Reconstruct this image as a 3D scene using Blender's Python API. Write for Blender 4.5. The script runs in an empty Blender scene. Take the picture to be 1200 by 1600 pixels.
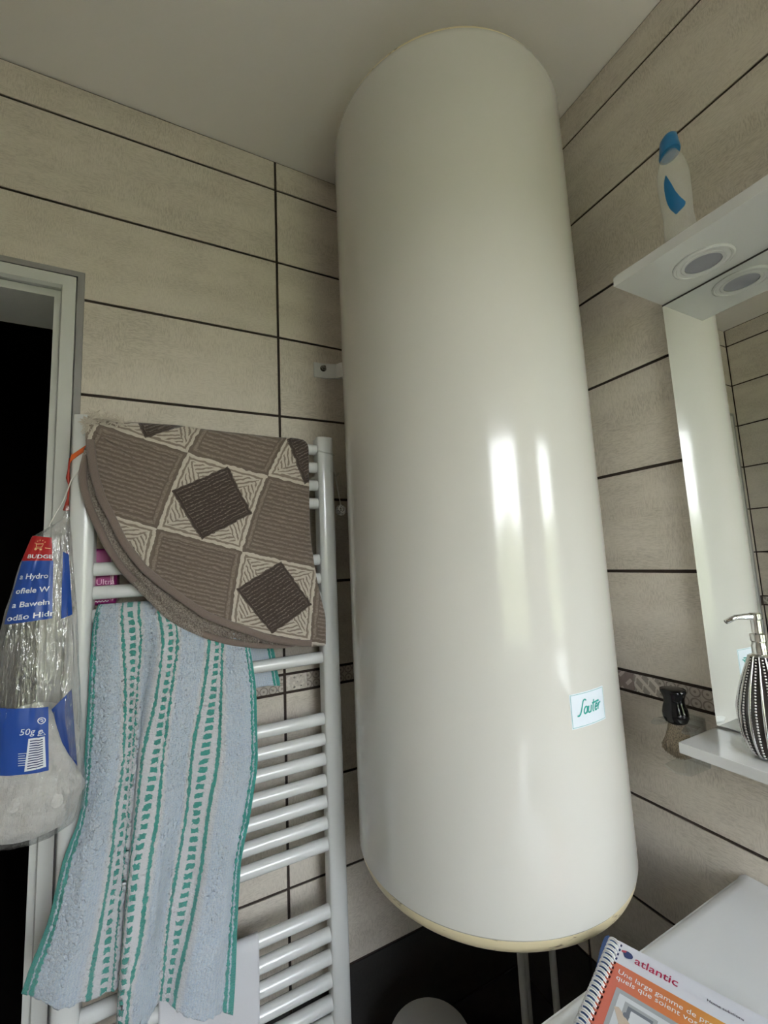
import bpy, bmesh, math, random
import numpy as np
from mathutils import Vector, Matrix, noise
random.seed(7)
S = bpy.context.scene
COL = S.collection
PI = math.pi

# ------------------------------------------------------------------ camera
cam_d = bpy.data.cameras.new('camera'); cam = bpy.data.objects.new('camera', cam_d); COL.objects.link(cam)
cam_d.sensor_fit = 'HORIZONTAL'; cam_d.sensor_width = 36.0; cam_d.lens = 36.0 * 650.0 / 1200.0; cam_d.clip_start = 0.01
yaw, pitch, roll = 0.464, 0.1126, -0.0467
fwd = Vector((math.sin(yaw)*math.cos(pitch), math.cos(yaw)*math.cos(pitch), math.sin(pitch)))
rt0 = Vector((math.cos(yaw), -math.sin(yaw), 0)); up0 = rt0.cross(fwd)
rt = rt0*math.cos(roll) + up0*math.sin(roll); up = -rt0*math.sin(roll) + up0*math.cos(roll)
m = Matrix((rt, up, -fwd)).transposed().to_4x4(); m.translation = (-0.858, -1.0209, 1.4123)
cam.matrix_world = m
S.camera = cam

# ------------------------------------------------------------------ sky, portal, exposure
W = bpy.data.worlds.new('sky'); S.world = W; W.use_nodes = True
nt = W.node_tree; nt.nodes.clear()
wo = nt.nodes.new('ShaderNodeOutputWorld'); bg = nt.nodes.new('ShaderNodeBackground')
tc = nt.nodes.new('ShaderNodeTexCoord'); sx = nt.nodes.new('ShaderNodeSeparateXYZ'); rp = nt.nodes.new('ShaderNodeValToRGB')
nt.links.new(tc.outputs['Generated'], sx.inputs[0]); nt.links.new(sx.outputs['Z'], rp.inputs[0])
nt.links.new(rp.outputs[0], bg.inputs[0]); nt.links.new(bg.outputs[0], wo.inputs[0])
rp.color_ramp.elements[0].position = 0.0; rp.color_ramp.elements[0].color = (0.97, 0.98, 1.0, 1)
rp.color_ramp.elements[1].position = 0.7; rp.color_ramp.elements[1].color = (0.80, 0.90, 1.0, 1)
bg.inputs[1].default_value = 10.0
po_d = bpy.data.lights.new('window_portal', 'AREA'); po_d.shape = 'RECTANGLE'; po_d.size = 0.86; po_d.size_y = 1.3
po_d.cycles.is_portal = True
po = bpy.data.objects.new('window_portal', po_d); COL.objects.link(po)
po.location = (-0.52, -2.12, 1.50); po.rotation_euler = (PI/2, 0, PI)   # faces +y, into the room
sun_d = bpy.data.lights.new('sun', 'SUN'); sun_d.energy = 19.0; sun_d.angle = math.radians(12); sun_d.color = (1.0, 0.94, 0.86)
sun = bpy.data.objects.new('sun', sun_d); COL.objects.link(sun); sun.rotation_euler = (math.radians(-42), 0, math.radians(8))   # added from behind the house, lights unseen ground for bounce into the room
S.view_settings.view_transform = 'Standard'; S.view_settings.look = 'None'; S.view_settings.gamma = 1.0
S.view_settings.exposure = 1.02

# ------------------------------------------------------------------ node helpers
class NB:
    def __init__(s, name):
        s.mat = bpy.data.materials.new(name); s.mat.use_nodes = True; s.t = s.mat.node_tree
        s.t.nodes.clear(); s.out = s.t.nodes.new('ShaderNodeOutputMaterial')
    def n(s, kind, **kw):
        n = s.t.nodes.new(kind)
        for k, v in kw.items(): setattr(n, k, v)
        return n
    def put(s, sock, v):
        if isinstance(v, bpy.types.NodeSocket): s.t.links.new(v, sock)
        else:
            if hasattr(sock.default_value, '__len__') and len(sock.default_value) == 4 and len(v) == 3: v = (*v, 1)
            sock.default_value = v
    def m(s, op, a, b=0.0, c=None, clamp=False):
        n = s.n('ShaderNodeMath', operation=op, use_clamp=clamp); s.put(n.inputs[0], a); s.put(n.inputs[1], b)
        if c is not None: s.put(n.inputs[2], c)
        return n.outputs[0]
    def mix(s, f, a, b):
        n = s.n('ShaderNodeMix', data_type='RGBA'); s.put(n.inputs[0], f); s.put(n.inputs[6], a); s.put(n.inputs[7], b)
        return n.outputs[2]
    def ss(s, x, lo, hi):
        n = s.n('ShaderNodeMapRange', interpolation_type='SMOOTHSTEP'); s.put(n.inputs[0], x)
        n.inputs[1].default_value = lo; n.inputs[2].default_value = hi
        return n.outputs[0]
    def noise(s, vec, scale, detail=2.0, rough=0.5):
        n = s.n('ShaderNodeTexNoise'); 
        if vec is not None: s.put(n.inputs['Vector'], vec)
        n.inputs['Scale'].default_value = scale; n.inputs['Detail'].default_value = detail; n.inputs['Roughness'].default_value = rough
        return n.outputs[0]
    def vscale(s, vec, v):
        n = s.n('ShaderNodeVectorMath', operation='MULTIPLY'); s.put(n.inputs[0], vec); n.inputs[1].default_value = v
        return n.outputs[0]
    def pos(s): return s.n('ShaderNodeNewGeometry').outputs['Position']
    def uv(s): 
        n = s.n('ShaderNodeSeparateXYZ'); s.put(n.inputs[0], s.n('ShaderNodeTexCoord').outputs['UV']); return n.outputs[0], n.outputs[1]
    def bsdf(s, color=(.8,.8,.8), rough=0.5, bump=None, bs=0.2, bd=0.002, metal=0.0, coat=0.0, spec=0.5, sheen=0.0, trans=0.0):
        p = s.n('ShaderNodeBsdfPrincipled'); s.put(p.inputs['Base Color'], color); s.put(p.inputs['Roughness'], rough)
        s.put(p.inputs['Metallic'], metal); p.inputs['Coat Weight'].default_value = coat; p.inputs['Coat Roughness'].default_value = 0.05
        p.inputs['Specular IOR Level'].default_value = spec; p.inputs['Sheen Weight'].default_value = sheen
        p.inputs['Transmission Weight'].default_value = trans
        if bump is not None:
            b = s.n('ShaderNodeBump'); s.put(b.inputs['Height'], bump); b.inputs['Strength'].default_value = bs; b.inputs['Distance'].default_value = bd
            s.t.links.new(b.outputs[0], p.inputs['Normal'])
        s.t.links.new(p.outputs[0], s.out.inputs[0]); return s.mat

def plain(name, color, rough=0.5, **kw):
    b = NB(name); return b.bsdf(color, rough, **kw)

# ------------------------------------------------------------------ object helpers
def wloc(o):
    v = Vector((0,0,0))
    while o is not None: v += Vector(o.location); o = o.parent
    return v
def link(name, me, mat, parent=None, smooth=False):
    o = bpy.data.objects.new(name, me); COL.objects.link(o)
    if parent is not None:
        o.parent = parent; off = wloc(parent)
        if off.length > 0: me.transform(Matrix.Translation(-off))
    if mat is not None: me.materials.append(mat)
    if smooth:
        for p in me.polygons: p.use_smooth = True
    return o
def obj(name, bm, mat, parent=None, smooth=False, auto=None):
    me = bpy.data.meshes.new(name); bmesh.ops.recalc_face_normals(bm, faces=bm.faces[:]); bm.to_mesh(me); bm.free()
    o = link(name, me, mat, parent, smooth or auto is not None)
    if auto is not None:
        ang = math.radians(auto); bm2 = bmesh.new(); bm2.from_mesh(me)
        for e in bm2.edges:
            if len(e.link_faces) == 2 and e.calc_face_angle(0) > ang: e.smooth = False
        bm2.to_mesh(me); bm2.free()
    return o
def thing(name, label, cat, loc, group=None):
    o = bpy.data.objects.new(name, None); COL.objects.link(o); o.location = loc; o.empty_display_size = 0.05
    return tag(o, label, cat, group)
def tag(o, label, cat, group=None):
    o['label'] = label; o['category'] = cat
    if group: o['group'] = group
    return o
def struct(o, label=None):
    o['kind'] = 'structure'
    if label: o['label'] = label
    return o
def box(bm, a, b, bev=0.0, seg=2):
    r = bmesh.ops.create_cube(bm, size=1.0); vs = r['verts']
    a = Vector(a); b = Vector(b); c = (a+b)/2; d = b-a
    for v in vs: v.co = Vector((v.co.x*d.x, v.co.y*d.y, v.co.z*d.z)) + c
    if bev > 0:
        es = list({e for v in vs for e in v.link_edges})
        bmesh.ops.bevel(bm, geom=es, offset=bev, segments=seg, affect='EDGES', profile=0.7)
    return bm
def nb(): return bmesh.new()
def bx(a, b, bev=0.0, seg=2): return box(nb(), a, b, bev, seg)
def prism(bm, pts, ax, lo, hi):
    """polygon pts in the two axes other than ax, extruded lo..hi along ax"""
    def P(p, h):
        q = list(p); q.insert(ax, h); return Vector(q)
    A = [bm.verts.new(P(p, lo)) for p in pts]; B = [bm.verts.new(P(p, hi)) for p in pts]
    n = len(pts); bm.faces.new(A); bm.faces.new(B[::-1])
    for i in range(n): bm.faces.new((A[i], B[i], B[(i+1) % n], A[(i+1) % n]))
    return bm
def lathe(bm, prof, c, seg=48, axis=Vector((0,0,1)), cap=True, mod=None):
    """prof: list of (r, h) along axis from point c"""
    axis = Vector(axis).normalized(); q = Vector((0,0,1)).rotation_difference(axis); c = Vector(c)
    rings = []
    for r, h in prof:
        ring = []
        for i in range(seg):
            t = 2*PI*i/seg; rr = r*(mod(t, h) if mod else 1)
            ring.append(bm.verts.new(c + q @ Vector((rr*math.cos(t), rr*math.sin(t), h))))
        rings.append(ring)
    for a, b in zip(rings, rings[1:]):
        for i in range(seg): bm.faces.new((a[i], a[(i+1) % seg], b[(i+1) % seg], b[i]))
    if cap: bm.faces.new(rings[0][::-1]); bm.faces.new(rings[-1])
    return bm
def tube(bm, pts, r, seg=12, closed=False, rfun=None):
    pts = [Vector(p) for p in pts]; n = len(pts); rings = []; prev = None
    for i, p in enumerate(pts):
        a = pts[(i-1) % n] if (closed or i > 0) else p; b = pts[(i+1) % n] if (closed or i < n-1) else p
        t = (b-a).normalized()
        if prev is None: x = t.orthogonal().normalized()
        else: x = (prev - t*prev.dot(t)).normalized()
        prev = x; y = t.cross(x); rr = rfun(i/(n-1)) if rfun else r
        rings.append([bm.verts.new(p + (x*math.cos(2*PI*k/seg) + y*math.sin(2*PI*k/seg))*rr) for k in range(seg)])
    pr = list(zip(rings, rings[1:])) + ([(rings[-1], rings[0])] if closed else [])
    for a, b in pr:
        for k in range(seg): bm.faces.new((a[k], a[(k+1) % seg], b[(k+1) % seg], b[k]))
    if not closed: bm.faces.new(rings[0][::-1]); bm.faces.new(rings[-1])
    return bm
def grid(name, P, mat, parent=None, UV=None, smooth=True):
    """P: array [nv][nu][3], UV: array [nv][nu][2]"""
    P = np.asarray(P, float); nv, nu = P.shape[:2]
    idx = np.arange(nv*nu).reshape(nv, nu)
    F = np.stack([idx[:-1,:-1], idx[:-1,1:], idx[1:,1:], idx[1:,:-1]], -1).reshape(-1, 4)
    me = bpy.data.meshes.new(name); me.from_pydata(P.reshape(-1,3).tolist(), [], F.tolist())
    if UV is not None:
        U = np.asarray(UV, float).reshape(-1,2); l = me.uv_layers.new(name='UVMap')
        vi = np.empty(len(me.loops), int); me.loops.foreach_get('vertex_index', vi)
        l.data.foreach_set('uv', U[vi].ravel())
    return link(name, me, mat, parent, smooth)
def text_bm(s, size=1.0, offset=0.0, shear=0.0, width=None, spacing=1.0):
    """flat text mesh; returns list of 2D verts and faces. width: fit to this width"""
    c = bpy.data.curves.new('t', 'FONT'); c.body = s; c.size = size; c.offset = offset; c.shear = shear; c.space_character = spacing
    c.resolution_u = 3; o = bpy.data.objects.new('t', c); COL.objects.link(o)
    dg = bpy.context.evaluated_depsgraph_get(); dg.update(); me = bpy.data.meshes.new_from_object(o.evaluated_get(dg))
    V = np.array([(v.co.x, v.co.y) for v in me.vertices]); F = [tuple(p.vertices) for p in me.polygons]
    bpy.data.objects.remove(o); bpy.data.curves.remove(c); bpy.data.meshes.remove(me)
    V[:,0] -= V[:,0].min()
    if width: V *= width / V[:,0].max()
    return V, F
def text(name, s, fn, mat, parent, **kw):
    """fn maps flat (u, v) to a world point"""
    V, F = text_bm(s, **kw); me = bpy.data.meshes.new(name)
    me.from_pydata([tuple(fn(u, v)) for u, v in V], [], F); return link(name, me, mat, parent)
def stroke_faces(lines, w):
    """flat ribbons along 2D polylines"""
    V = []; F = []
    for L in lines:
        L = [Vector(p) for p in L]; b = len(V)
        if len(L) == 2: L = [L[0].lerp(L[1], k/10) for k in range(11)]
        for i, p in enumerate(L):
            t = (L[min(i+1, len(L)-1)] - L[max(i-1, 0)]).normalized(); nrm = Vector((-t.y, t.x))*w/2
            V += [tuple(p+nrm), tuple(p-nrm)]
        for i in range(len(L)-1): F.append((b+2*i, b+2*i+1, b+2*i+3, b+2*i+2))
    return V, F
def flat(name, V, F, fn, mat, parent):
    me = bpy.data.meshes.new(name); me.from_pydata([tuple(fn(u, v)) for u, v in V], [], F); return link(name, me, mat, parent)
def arc(cx, cy, rx, ry, a0, a1, n=12):
    return [(cx+rx*math.cos(math.radians(a0+(a1-a0)*i/n)), cy+ry*math.sin(math.radians(a0+(a1-a0)*i/n))) for i in range(n+1)]
def hermite(xs, ys, x):
    """monotone-ish cubic through keys"""
    xs = np.asarray(xs, float); ys = np.asarray(ys, float); d = np.diff(ys)/np.diff(xs)
    mm = np.zeros(len(xs)); mm[0] = d[0]; mm[-1] = d[-1]
    for i in range(1, len(xs)-1):
        mm[i] = 0 if d[i-1]*d[i] <= 0 else 2*d[i-1]*d[i]/(d[i-1]+d[i])
    i = np.clip(np.searchsorted(xs, x)-1, 0, len(xs)-2); h = xs[i+1]-xs[i]; t = (x-xs[i])/h
    return ys[i]*(1+2*t)*(1-t)**2 + h*mm[i]*t*(1-t)**2 + ys[i+1]*t*t*(3-2*t) + h*mm[i+1]*t*t*(t-1)
def vnoise(P, scale): return np.array([noise.noise(Vector(p)*scale) for p in P])

# ------------------------------------------------------------------ materials
def tile_mat(name, ca, cb, seedv=0.0):
    b = NB(name); g = b.n('ShaderNodeSeparateXYZ'); b.put(g.inputs[0], b.pos())
    h = b.m('ADD', g.outputs[0], g.outputs[1]); rnd = b.n('ShaderNodeObjectInfo').outputs['Random']
    off = b.m('MULTIPLY', rnd, 7.3)
    def vec(sh, sz, k):
        c = b.n('ShaderNodeCombineXYZ'); b.put(c.inputs[0], b.m('MULTIPLY', b.m('ADD', h, off), sh)); b.put(c.inputs[1], b.m('MULTIPLY', g.outputs[2], sz)); b.put(c.inputs[2], b.m('ADD', off, k)); return c.outputs[0]
    hor = b.noise(vec(95, 560, 0.0), 1.0, 3, 0.7); ver = b.noise(vec(560, 95, 3.0), 1.0, 3, 0.7)
    blob = b.noise(vec(7, 11, 5.0), 1.0, 3, 0.6); band = b.noise(vec(2.2, 16, 8.0), 1.0, 2, 0.5)
    sel = b.ss(b.noise(vec(13, 17, 9.0), 1.0, 2), 0.42, 0.58)
    st = b.m('ADD', b.m('MULTIPLY', hor, b.m('SUBTRACT', 1.0, sel)), b.m('MULTIPLY', ver, sel))
    fib = b.ss(st, 0.40, 0.66); bl = b.ss(b.m('ADD', b.m('MULTIPLY', blob, .55), b.m('MULTIPLY', band, .45)), 0.38, 0.62)
    f = b.m('ADD', b.m('MULTIPLY', fib, b.m('ADD', .35, b.m('MULTIPLY', bl, .35))), b.m('MULTIPLY', bl, 0.22), clamp=True)
    return b.bsdf(b.mix(f, ca, cb), b.m('ADD', .42, b.m('MULTIPLY', fib, .12)), bump=st, bs=0.12, bd=0.001, spec=0.35)
M = {}
M['tile'] = tile_mat('beige linen tile', (.69,.63,.545), (.45,.40,.335))
M['tile_dark'] = tile_mat('dark grey tile', (.046,.043,.041), (.032,.030,.029))
M['grout'] = plain('dark brown grout', (.040,.027,.020), 0.9)
M['ceiling'] = (lambda b: b.bsdf((.85,.81,.76), .9, bump=b.noise(b.pos(), 900, 3, .7), bs=.25, bd=.001, spec=.2))(NB('matt ceiling paint'))
M['floor'] = plain('grey floor tile', (.38,.36,.33), 0.4)
M['hall'] = plain('unlit hall black', (.012,.010,.009), 0.9, spec=.1)  # near-black colour carries the darkness of the unlit hall
M['frame'] = plain('white door frame paint', (.62,.63,.60), 0.35)
M['edge'] = plain('grey metal tile edging', (.34,.34,.33), 0.38, metal=0.6)
M['white'] = plain('white radiator enamel', (.70,.71,.695), 0.22, coat=0.3)
M['heater'] = (lambda b: b.bsdf((.615,.60,.55), .16, bump=b.noise(b.pos(), 22, 2, .5), bs=.05, bd=.002, coat=0.15))(NB('glossy off white enamel'))
def rim_mat():
    b = NB('aged cream plastic'); n = b.noise(b.vscale(b.pos(), (30, 30, 120)), 1.0, 3, .6)
    return b.bsdf(b.mix(b.ss(n, .60, .72), (.66,.57,.36), (.16,.11,.07)), .45)
M['rim'] = rim_mat()
M['under'] = plain('grey heater underside', (.25,.25,.24), .6)
M['sticker'] = plain('white sticker', (.72,.78,.84), .35)
M['teal_ink'] = plain('teal ink', (.02,.33,.28), .4)
M['steel'] = plain('zinc plated steel', (.45,.45,.43), .3, metal=1.0)
M['chrome'] = plain('chrome', (.75,.75,.74), .12, metal=1.0)
M['chrome_dark'] = plain('brushed dark chrome', (.30,.29,.28), .25, metal=1.0)
M['black_gloss'] = plain('black lacquer', (.004,.004,.005), .10, spec=.4)
M['mirror'] = plain('silvered mirror', (.90,.92,.90), 0.0, metal=1.0)
M['cabinet'] = plain('white glossy board', (.66,.66,.645), .16, coat=.4)
M['gap_dark'] = plain('dark backing and gap shade', (.05,.045,.04), .6)  # mirror backing, and the painted shadow in the gap under the canopy
M['lens'] = plain('frosted lamp glass', (.30,.30,.34), .35)
M['ceramic'] = plain('white basin ceramic', (.66,.67,.68), .12, coat=.5)
M['pipe'] = plain('grey white pipe', (.48,.48,.45), .45)
M['bin'] = plain('white bin plastic', (.56,.56,.55), .4)
M['blue'] = plain('blue cap plastic', (.008,.15,.36), .3)
M['bluelabel'] = plain('blue bag print', (.014,.068,.33), .35)
M['redlabel'] = plain('red bag print', (.45,.016,.02), .35)
M['print_white'] = plain('white bag print', (.75,.78,.82), .4)
M['print_dark'] = plain('dark blue print', (.02,.03,.12), .4)
M['print_yellow'] = plain('pale gold print', (.80,.62,.30), .4)
M['orange_band'] = plain('orange rubber band', (.72,.13,.02), .5)
M['red_band'] = plain('dark red rubber band', (.40,.03,.015), .5)
M['string'] = plain('clear string', (.72,.70,.66), .3)
M['purple'] = plain('purple pack film', (.30,.02,.16), .3, coat=.4)
M['pink'] = plain('pink print', (.80,.50,.66), .4)
def cotton():
    b = NB('cotton wool'); p = b.pos()
    return b.bsdf(b.mix(b.noise(p, 60, 4, .7), (.50,.485,.46), (.72,.71,.69)), .95, bump=b.noise(p, 160, 4, .7), bs=.6, bd=.004, sheen=.3, spec=.1)
M['cotton'] = cotton()
def clear(name, tint, gl_rough, base, edge, bumpscale=None, bs=.3, haze=0.0):
    b = NB(name); tr = b.n('ShaderNodeBsdfTransparent'); b.put(tr.inputs[0], tint)
    gl = b.n('ShaderNodeBsdfGlossy'); gl.inputs['Roughness'].default_value = gl_rough; gl.inputs[0].default_value = (1,1,1,1)
    lw = b.n('ShaderNodeLayerWeight'); lw.inputs[0].default_value = .5
    if bumpscale:
        bp = b.n('ShaderNodeBump'); bp.inputs['Strength'].default_value = bs; bp.inputs['Distance'].default_value = .006
        b.put(bp.inputs['Height'], b.noise(b.vscale(b.pos(), bumpscale), 1.0, 3, .6)); 
        b.t.links.new(bp.outputs[0], gl.inputs['Normal']); b.t.links.new(bp.outputs[0], lw.inputs['Normal'])
    f = b.m('ADD', base, b.m('MULTIPLY', b.m('POWER', lw.outputs['Facing'], 3.0), edge), clamp=True)
    mx = b.n('ShaderNodeMixShader'); b.put(mx.inputs[0], f); b.t.links.new(tr.outputs[0], mx.inputs[1]); b.t.links.new(gl.outputs[0], mx.inputs[2])
    res = mx.outputs[0]
    if haze:
        df = b.n('ShaderNodeBsdfDiffuse'); df.inputs[0].default_value = (.85,.85,.83,1); m2 = b.n('ShaderNodeMixShader'); m2.inputs[0].default_value = haze
        b.t.links.new(res, m2.inputs[1]); b.t.links.new(df.outputs[0], m2.inputs[2]); res = m2.outputs[0]
    b.t.links.new(res, b.out.inputs[0]); return b.mat
M['film'] = clear('clear crinkled film', (.97,.97,.97), .09, .15, .6, (130, 130, 24), 1.0, haze=.04)
M['acrylic'] = clear('clear acrylic', (.93,.94,.93), .05, .07, .6, haze=.05)
M['pane'] = clear('window glass', (.97,.97,.97), .0, .03, .5)
M['bottle'] = clear('translucent bottle plastic', (.92,.92,.90), .25, .05, .40, haze=.24)
def mat_rug():
    b = NB('woven rug'); a, v = b.uv(); wob = b.m('MULTIPLY', b.m('SUBTRACT', b.noise(b.pos(), 90, 2), .5), .05)
    a = b.m('ADD', a, wob); v = b.m('ADD', v, b.m('MULTIPLY', b.m('SUBTRACT', b.noise(b.vscale(b.pos(), (60, 60, 90)), 1.0, 2), .5), .05))
    ca = b.m('FLOOR', b.m('ADD', a, .5)); cb = b.m('FLOOR', b.m('ADD', v, .5)); fa = b.m('SUBTRACT', a, ca); fb = b.m('SUBTRACT', v, cb)
    par = b.m('ABSOLUTE', b.m('SUBTRACT', b.m('FLOORED_MODULO', b.m('ADD', ca, cb), 2.0), 0.0)); odd = b.m('GREATER_THAN', par, .5)
    aa = b.m('ABSOLUTE', fa); ab = b.m('ABSOLUTE', fb); l1 = b.m('ADD', aa, ab); li = b.m('MAXIMUM', aa, ab)
    dia = b.m('LESS_THAN', l1, .49); rim = b.m('GREATER_THAN', l1, .43); brd = b.m('GREATER_THAN', li, .41)
    def line(x, k): return b.m('ADD', b.m('MULTIPLY', b.m('SINE', b.m('MULTIPLY', x, 2*PI*k)), .5), .5)
    t_line = b.mix(brd, line(fb, 19), line(li, 14)); c_line = b.mix(b.m('GREATER_THAN', aa, ab), line(b.m('ADD', fb, b.m('MULTIPLY', fa, .45)), 19), line(b.m('SUBTRACT', fa, b.m('MULTIPLY', fb, .6)), 19))
    c_line = b.mix(b.m('GREATER_THAN', li, .42), c_line, line(li, 15))
    d_line = b.mix(rim, line(b.m('ADD', fa, fb), 16), line(l1, 17)); fine = b.noise(b.pos(), 700, 2, .6)
    dash = b.noise(b.vscale(b.pos(), (260, 260, 900)), 1.0, 2, .6)
    taupe = b.mix(b.m('MULTIPLY', b.ss(t_line, .35, .8), b.ss(dash, .3, .6)), (.175,.138,.112), (.31,.26,.215))
    cream = b.mix(b.ss(c_line, .18, .5), (.28,.235,.19), (.65,.59,.50))
    dark = b.mix(b.m('MULTIPLY', b.ss(d_line, .72, .95), b.ss(dash, .42, .6)), (.062,.047,.041), (.28,.235,.20))
    col = b.mix(odd, b.mix(dia, cream, dark), taupe); ln = b.mix(odd, b.mix(dia, c_line, d_line), t_line)
    col = b.mix(b.m('MULTIPLY', fine, .35), col, (.12,.09,.07))
    return b.bsdf(col, .95, bump=b.m('ADD', b.m('MULTIPLY', ln, .8), b.m('MULTIPLY', fine, .5)), bs=.7, bd=.003, spec=.1, sheen=.2)
M['rug'] = mat_rug()
def fuzzy(name, ca, cb, sc=350, bs=.8):
    b = NB(name); n = b.noise(b.pos(), sc, 3, .7); return b.bsdf(b.mix(b.ss(n, .35, .65), ca, cb), .95, bump=n, bs=bs, bd=.004, spec=.1, sheen=.3)
M['binding'] = fuzzy('taupe binding tape', (.175,.135,.115), (.225,.18,.155), 900, .3)
M['pile'] = fuzzy('rug underside pile', (.19,.15,.125), (.46,.40,.34), 420, 1.0)
def mat_towel():
    b = NB('striped terry'); u, v = b.uv(); p = b.pos()
    w = b.m('MULTIPLY', b.m('SUBTRACT', b.noise(p, 300, 2), .5), .006); u = b.m('ADD', u, w)
    def near(c, hw): return b.ss(b.m('SUBTRACT', hw, b.m('ABSOLUTE', b.m('SUBTRACT', u, c))), -.002, .002)
    teal = None
    dot = b.m('LESS_THAN', b.m('FRACT', b.m('DIVIDE', b.m('ADD', v, b.m('MULTIPLY', w, .3)), .0140)), .60)
    L = [near(c+d, .0068) for c in (.25, .5, .75) for d in (-.035, .035)] + [b.m('MULTIPLY', near(c, .0112), dot) for c in (.25, .5, .75)]
    L += [near(.0, .021), near(.033, .0075), near(1.0, .021), near(.967, .0075)]
    for l in L: teal = l if teal is None else b.m('MAXIMUM', teal, l)
    d = None
    for c in (.25, .5, .75):
        k = b.ss(b.m('ABSOLUTE', b.m('SUBTRACT', u, c)), .045, .075); d = k if d is None else b.m('MINIMUM', d, k)
    waf = b.m('ADD', b.m('MULTIPLY', b.m('SINE', b.m('MULTIPLY', u, 560)), .25), b.m('MULTIPLY', b.m('SINE', b.m('MULTIPLY', v, 1500)), .25))
    fluff = b.noise(p, 420, 3, .75); blue = b.mix(b.m('ADD', .5, waf), (.50,.62,.76), (.66,.73,.80))
    base = b.mix(b.m('MULTIPLY', d, b.m('ADD', .55, b.m('MULTIPLY', b.noise(p, 38, 2), .6))), (.74,.75,.77), blue)
    base = b.mix(b.m('MULTIPLY', b.ss(fluff, .5, .75), .35), base, (.77,.78,.80))
    col = b.mix(b.m('MULTIPLY', teal, .94), base, b.mix(fluff, (.010,.26,.22), (.03,.44,.36)))
    return b.bsdf(col, .95, bump=b.m('ADD', fluff, b.m('MULTIPLY', waf, .15)), bs=.8, bd=.005, spec=.1, sheen=.35)
M['towel'] = mat_towel()
M['whitecloth'] = (lambda b: b.bsdf((.66,.66,.68), .85, bump=b.noise(b.pos(), 600, 2), bs=.2, bd=.001, spec=.2))(NB('white cotton cloth'))
def decor(kind):
    b = NB('border tile ' + kind); g = b.n('ShaderNodeSeparateXYZ'); b.put(g.inputs[0], b.pos())
    h = b.m('ADD', g.outputs[0], g.outputs[1]); z = b.m('SUBTRACT', g.outputs[2], 1.1322)
    base = (.50,.45,.39); dk = (.22,.18,.16); lt = (.66,.61,.54)
    def fr(x, k): return b.m('ABSOLUTE', b.m('SUBTRACT', b.m('FRACT', b.m('MULTIPLY', x, k)), .5))
    p1 = b.m('ADD', h, z); p2 = b.m('SUBTRACT', h, z); n = b.noise(b.pos(), 120, 3)
    if kind == 'weave':
        c = b.mix(b.m('MULTIPLY', b.m('LESS_THAN', fr(p1, 34), .16), b.m('GREATER_THAN', fr(p2, 26), .2)), (.25,.19,.175), (.56,.48,.45))
    elif kind == 'ogee':
        wv = b.m('MULTIPLY', b.m('SINE', b.m('MULTIPLY', p2, 2*PI*38)), .0035)
        a = b.m('LESS_THAN', fr(b.m('ADD', p1, wv), 38), .07); q = b.m('LESS_THAN', fr(b.m('ADD', p2, wv), 38), .07)
        c = b.mix(b.m('MAXIMUM', a, q), (.33,.29,.25), lt)
    elif kind == 'lattice':
        rr = b.m('SQRT', b.m('ADD', b.m('POWER', fr(h, 48), 2.0), b.m('POWER', fr(z, 48), 2.0)))
        c = b.mix(b.m('MAXIMUM', b.m('LESS_THAN', b.m('ABSOLUTE', b.m('SUBTRACT', rr, .42)), .06), b.m('LESS_THAN', rr, .12)), (.47,.42,.37), dk)
    else:
        c = b.mix(b.ss(n, .45, .6), base, lt)
    return b.bsdf(b.mix(b.m('MULTIPLY', n, .3), c, base), .4, bump=n, bs=.1, bd=.001)
DECOR = {k: decor(k) for k in ('weave', 'ogee', 'lattice', 'plain')}

MAT_FRONT = [(-1.0098, 1.6767), (-1.0035, 1.6955), (-0.9505, 1.6952), (-0.8561, 1.6977), (-0.8294, 1.6939), (-0.7599, 1.6913), (-0.663, 1.6891), (-0.6247, 1.6911), (-0.6029, 1.6886), (-0.5944, 1.6745), (-0.5953, 1.5817), (-0.598, 1.4812), (-0.5885, 1.4063), (-0.5798, 1.3542), (-0.5671, 1.2938), (-0.5676, 1.2311), (-0.6212, 1.2368), (-0.6875, 1.2544), (-0.7617, 1.2898), (-0.8085, 1.3133), (-0.8533, 1.3501), (-0.8826, 1.3762), (-0.9175, 1.4103), (-0.9518, 1.462), (-0.9694, 1.5032), (-0.9869, 1.5404), (-1.0007, 1.5905), (-1.0068, 1.641)]
MAT_BACK = [(-1.0044, 1.6532), (-0.8323, 1.6547), (-0.6078, 1.6426), (-0.5998, 1.383), (-0.5891, 1.244), (-0.6453, 1.2352), (-0.7046, 1.2418), (-0.7605, 1.2555), (-0.8077, 1.275), (-0.8451, 1.2964), (-0.8748, 1.3188), (-0.9039, 1.3535), (-0.9251, 1.3788), (-0.952, 1.4121), (-0.9768, 1.4552), (-0.9923, 1.4928), (-1.0057, 1.5255), (-1.0164, 1.5652), (-1.019, 1.5922), (-1.0109, 1.6442)]
MAT_UV = [[0.1615, 6.0182, -1.745, -0.7043, -1.1518, -3.1579], [0.2165, -1.7673, -6.0871, 1.5029, 2.5686, 1.82]]
TOWEL_U = [0, 0.215, 0.25, 0.285, 0.39, 0.465, 0.5, 0.535, 0.715, 0.75, 0.785, 1]
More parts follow.
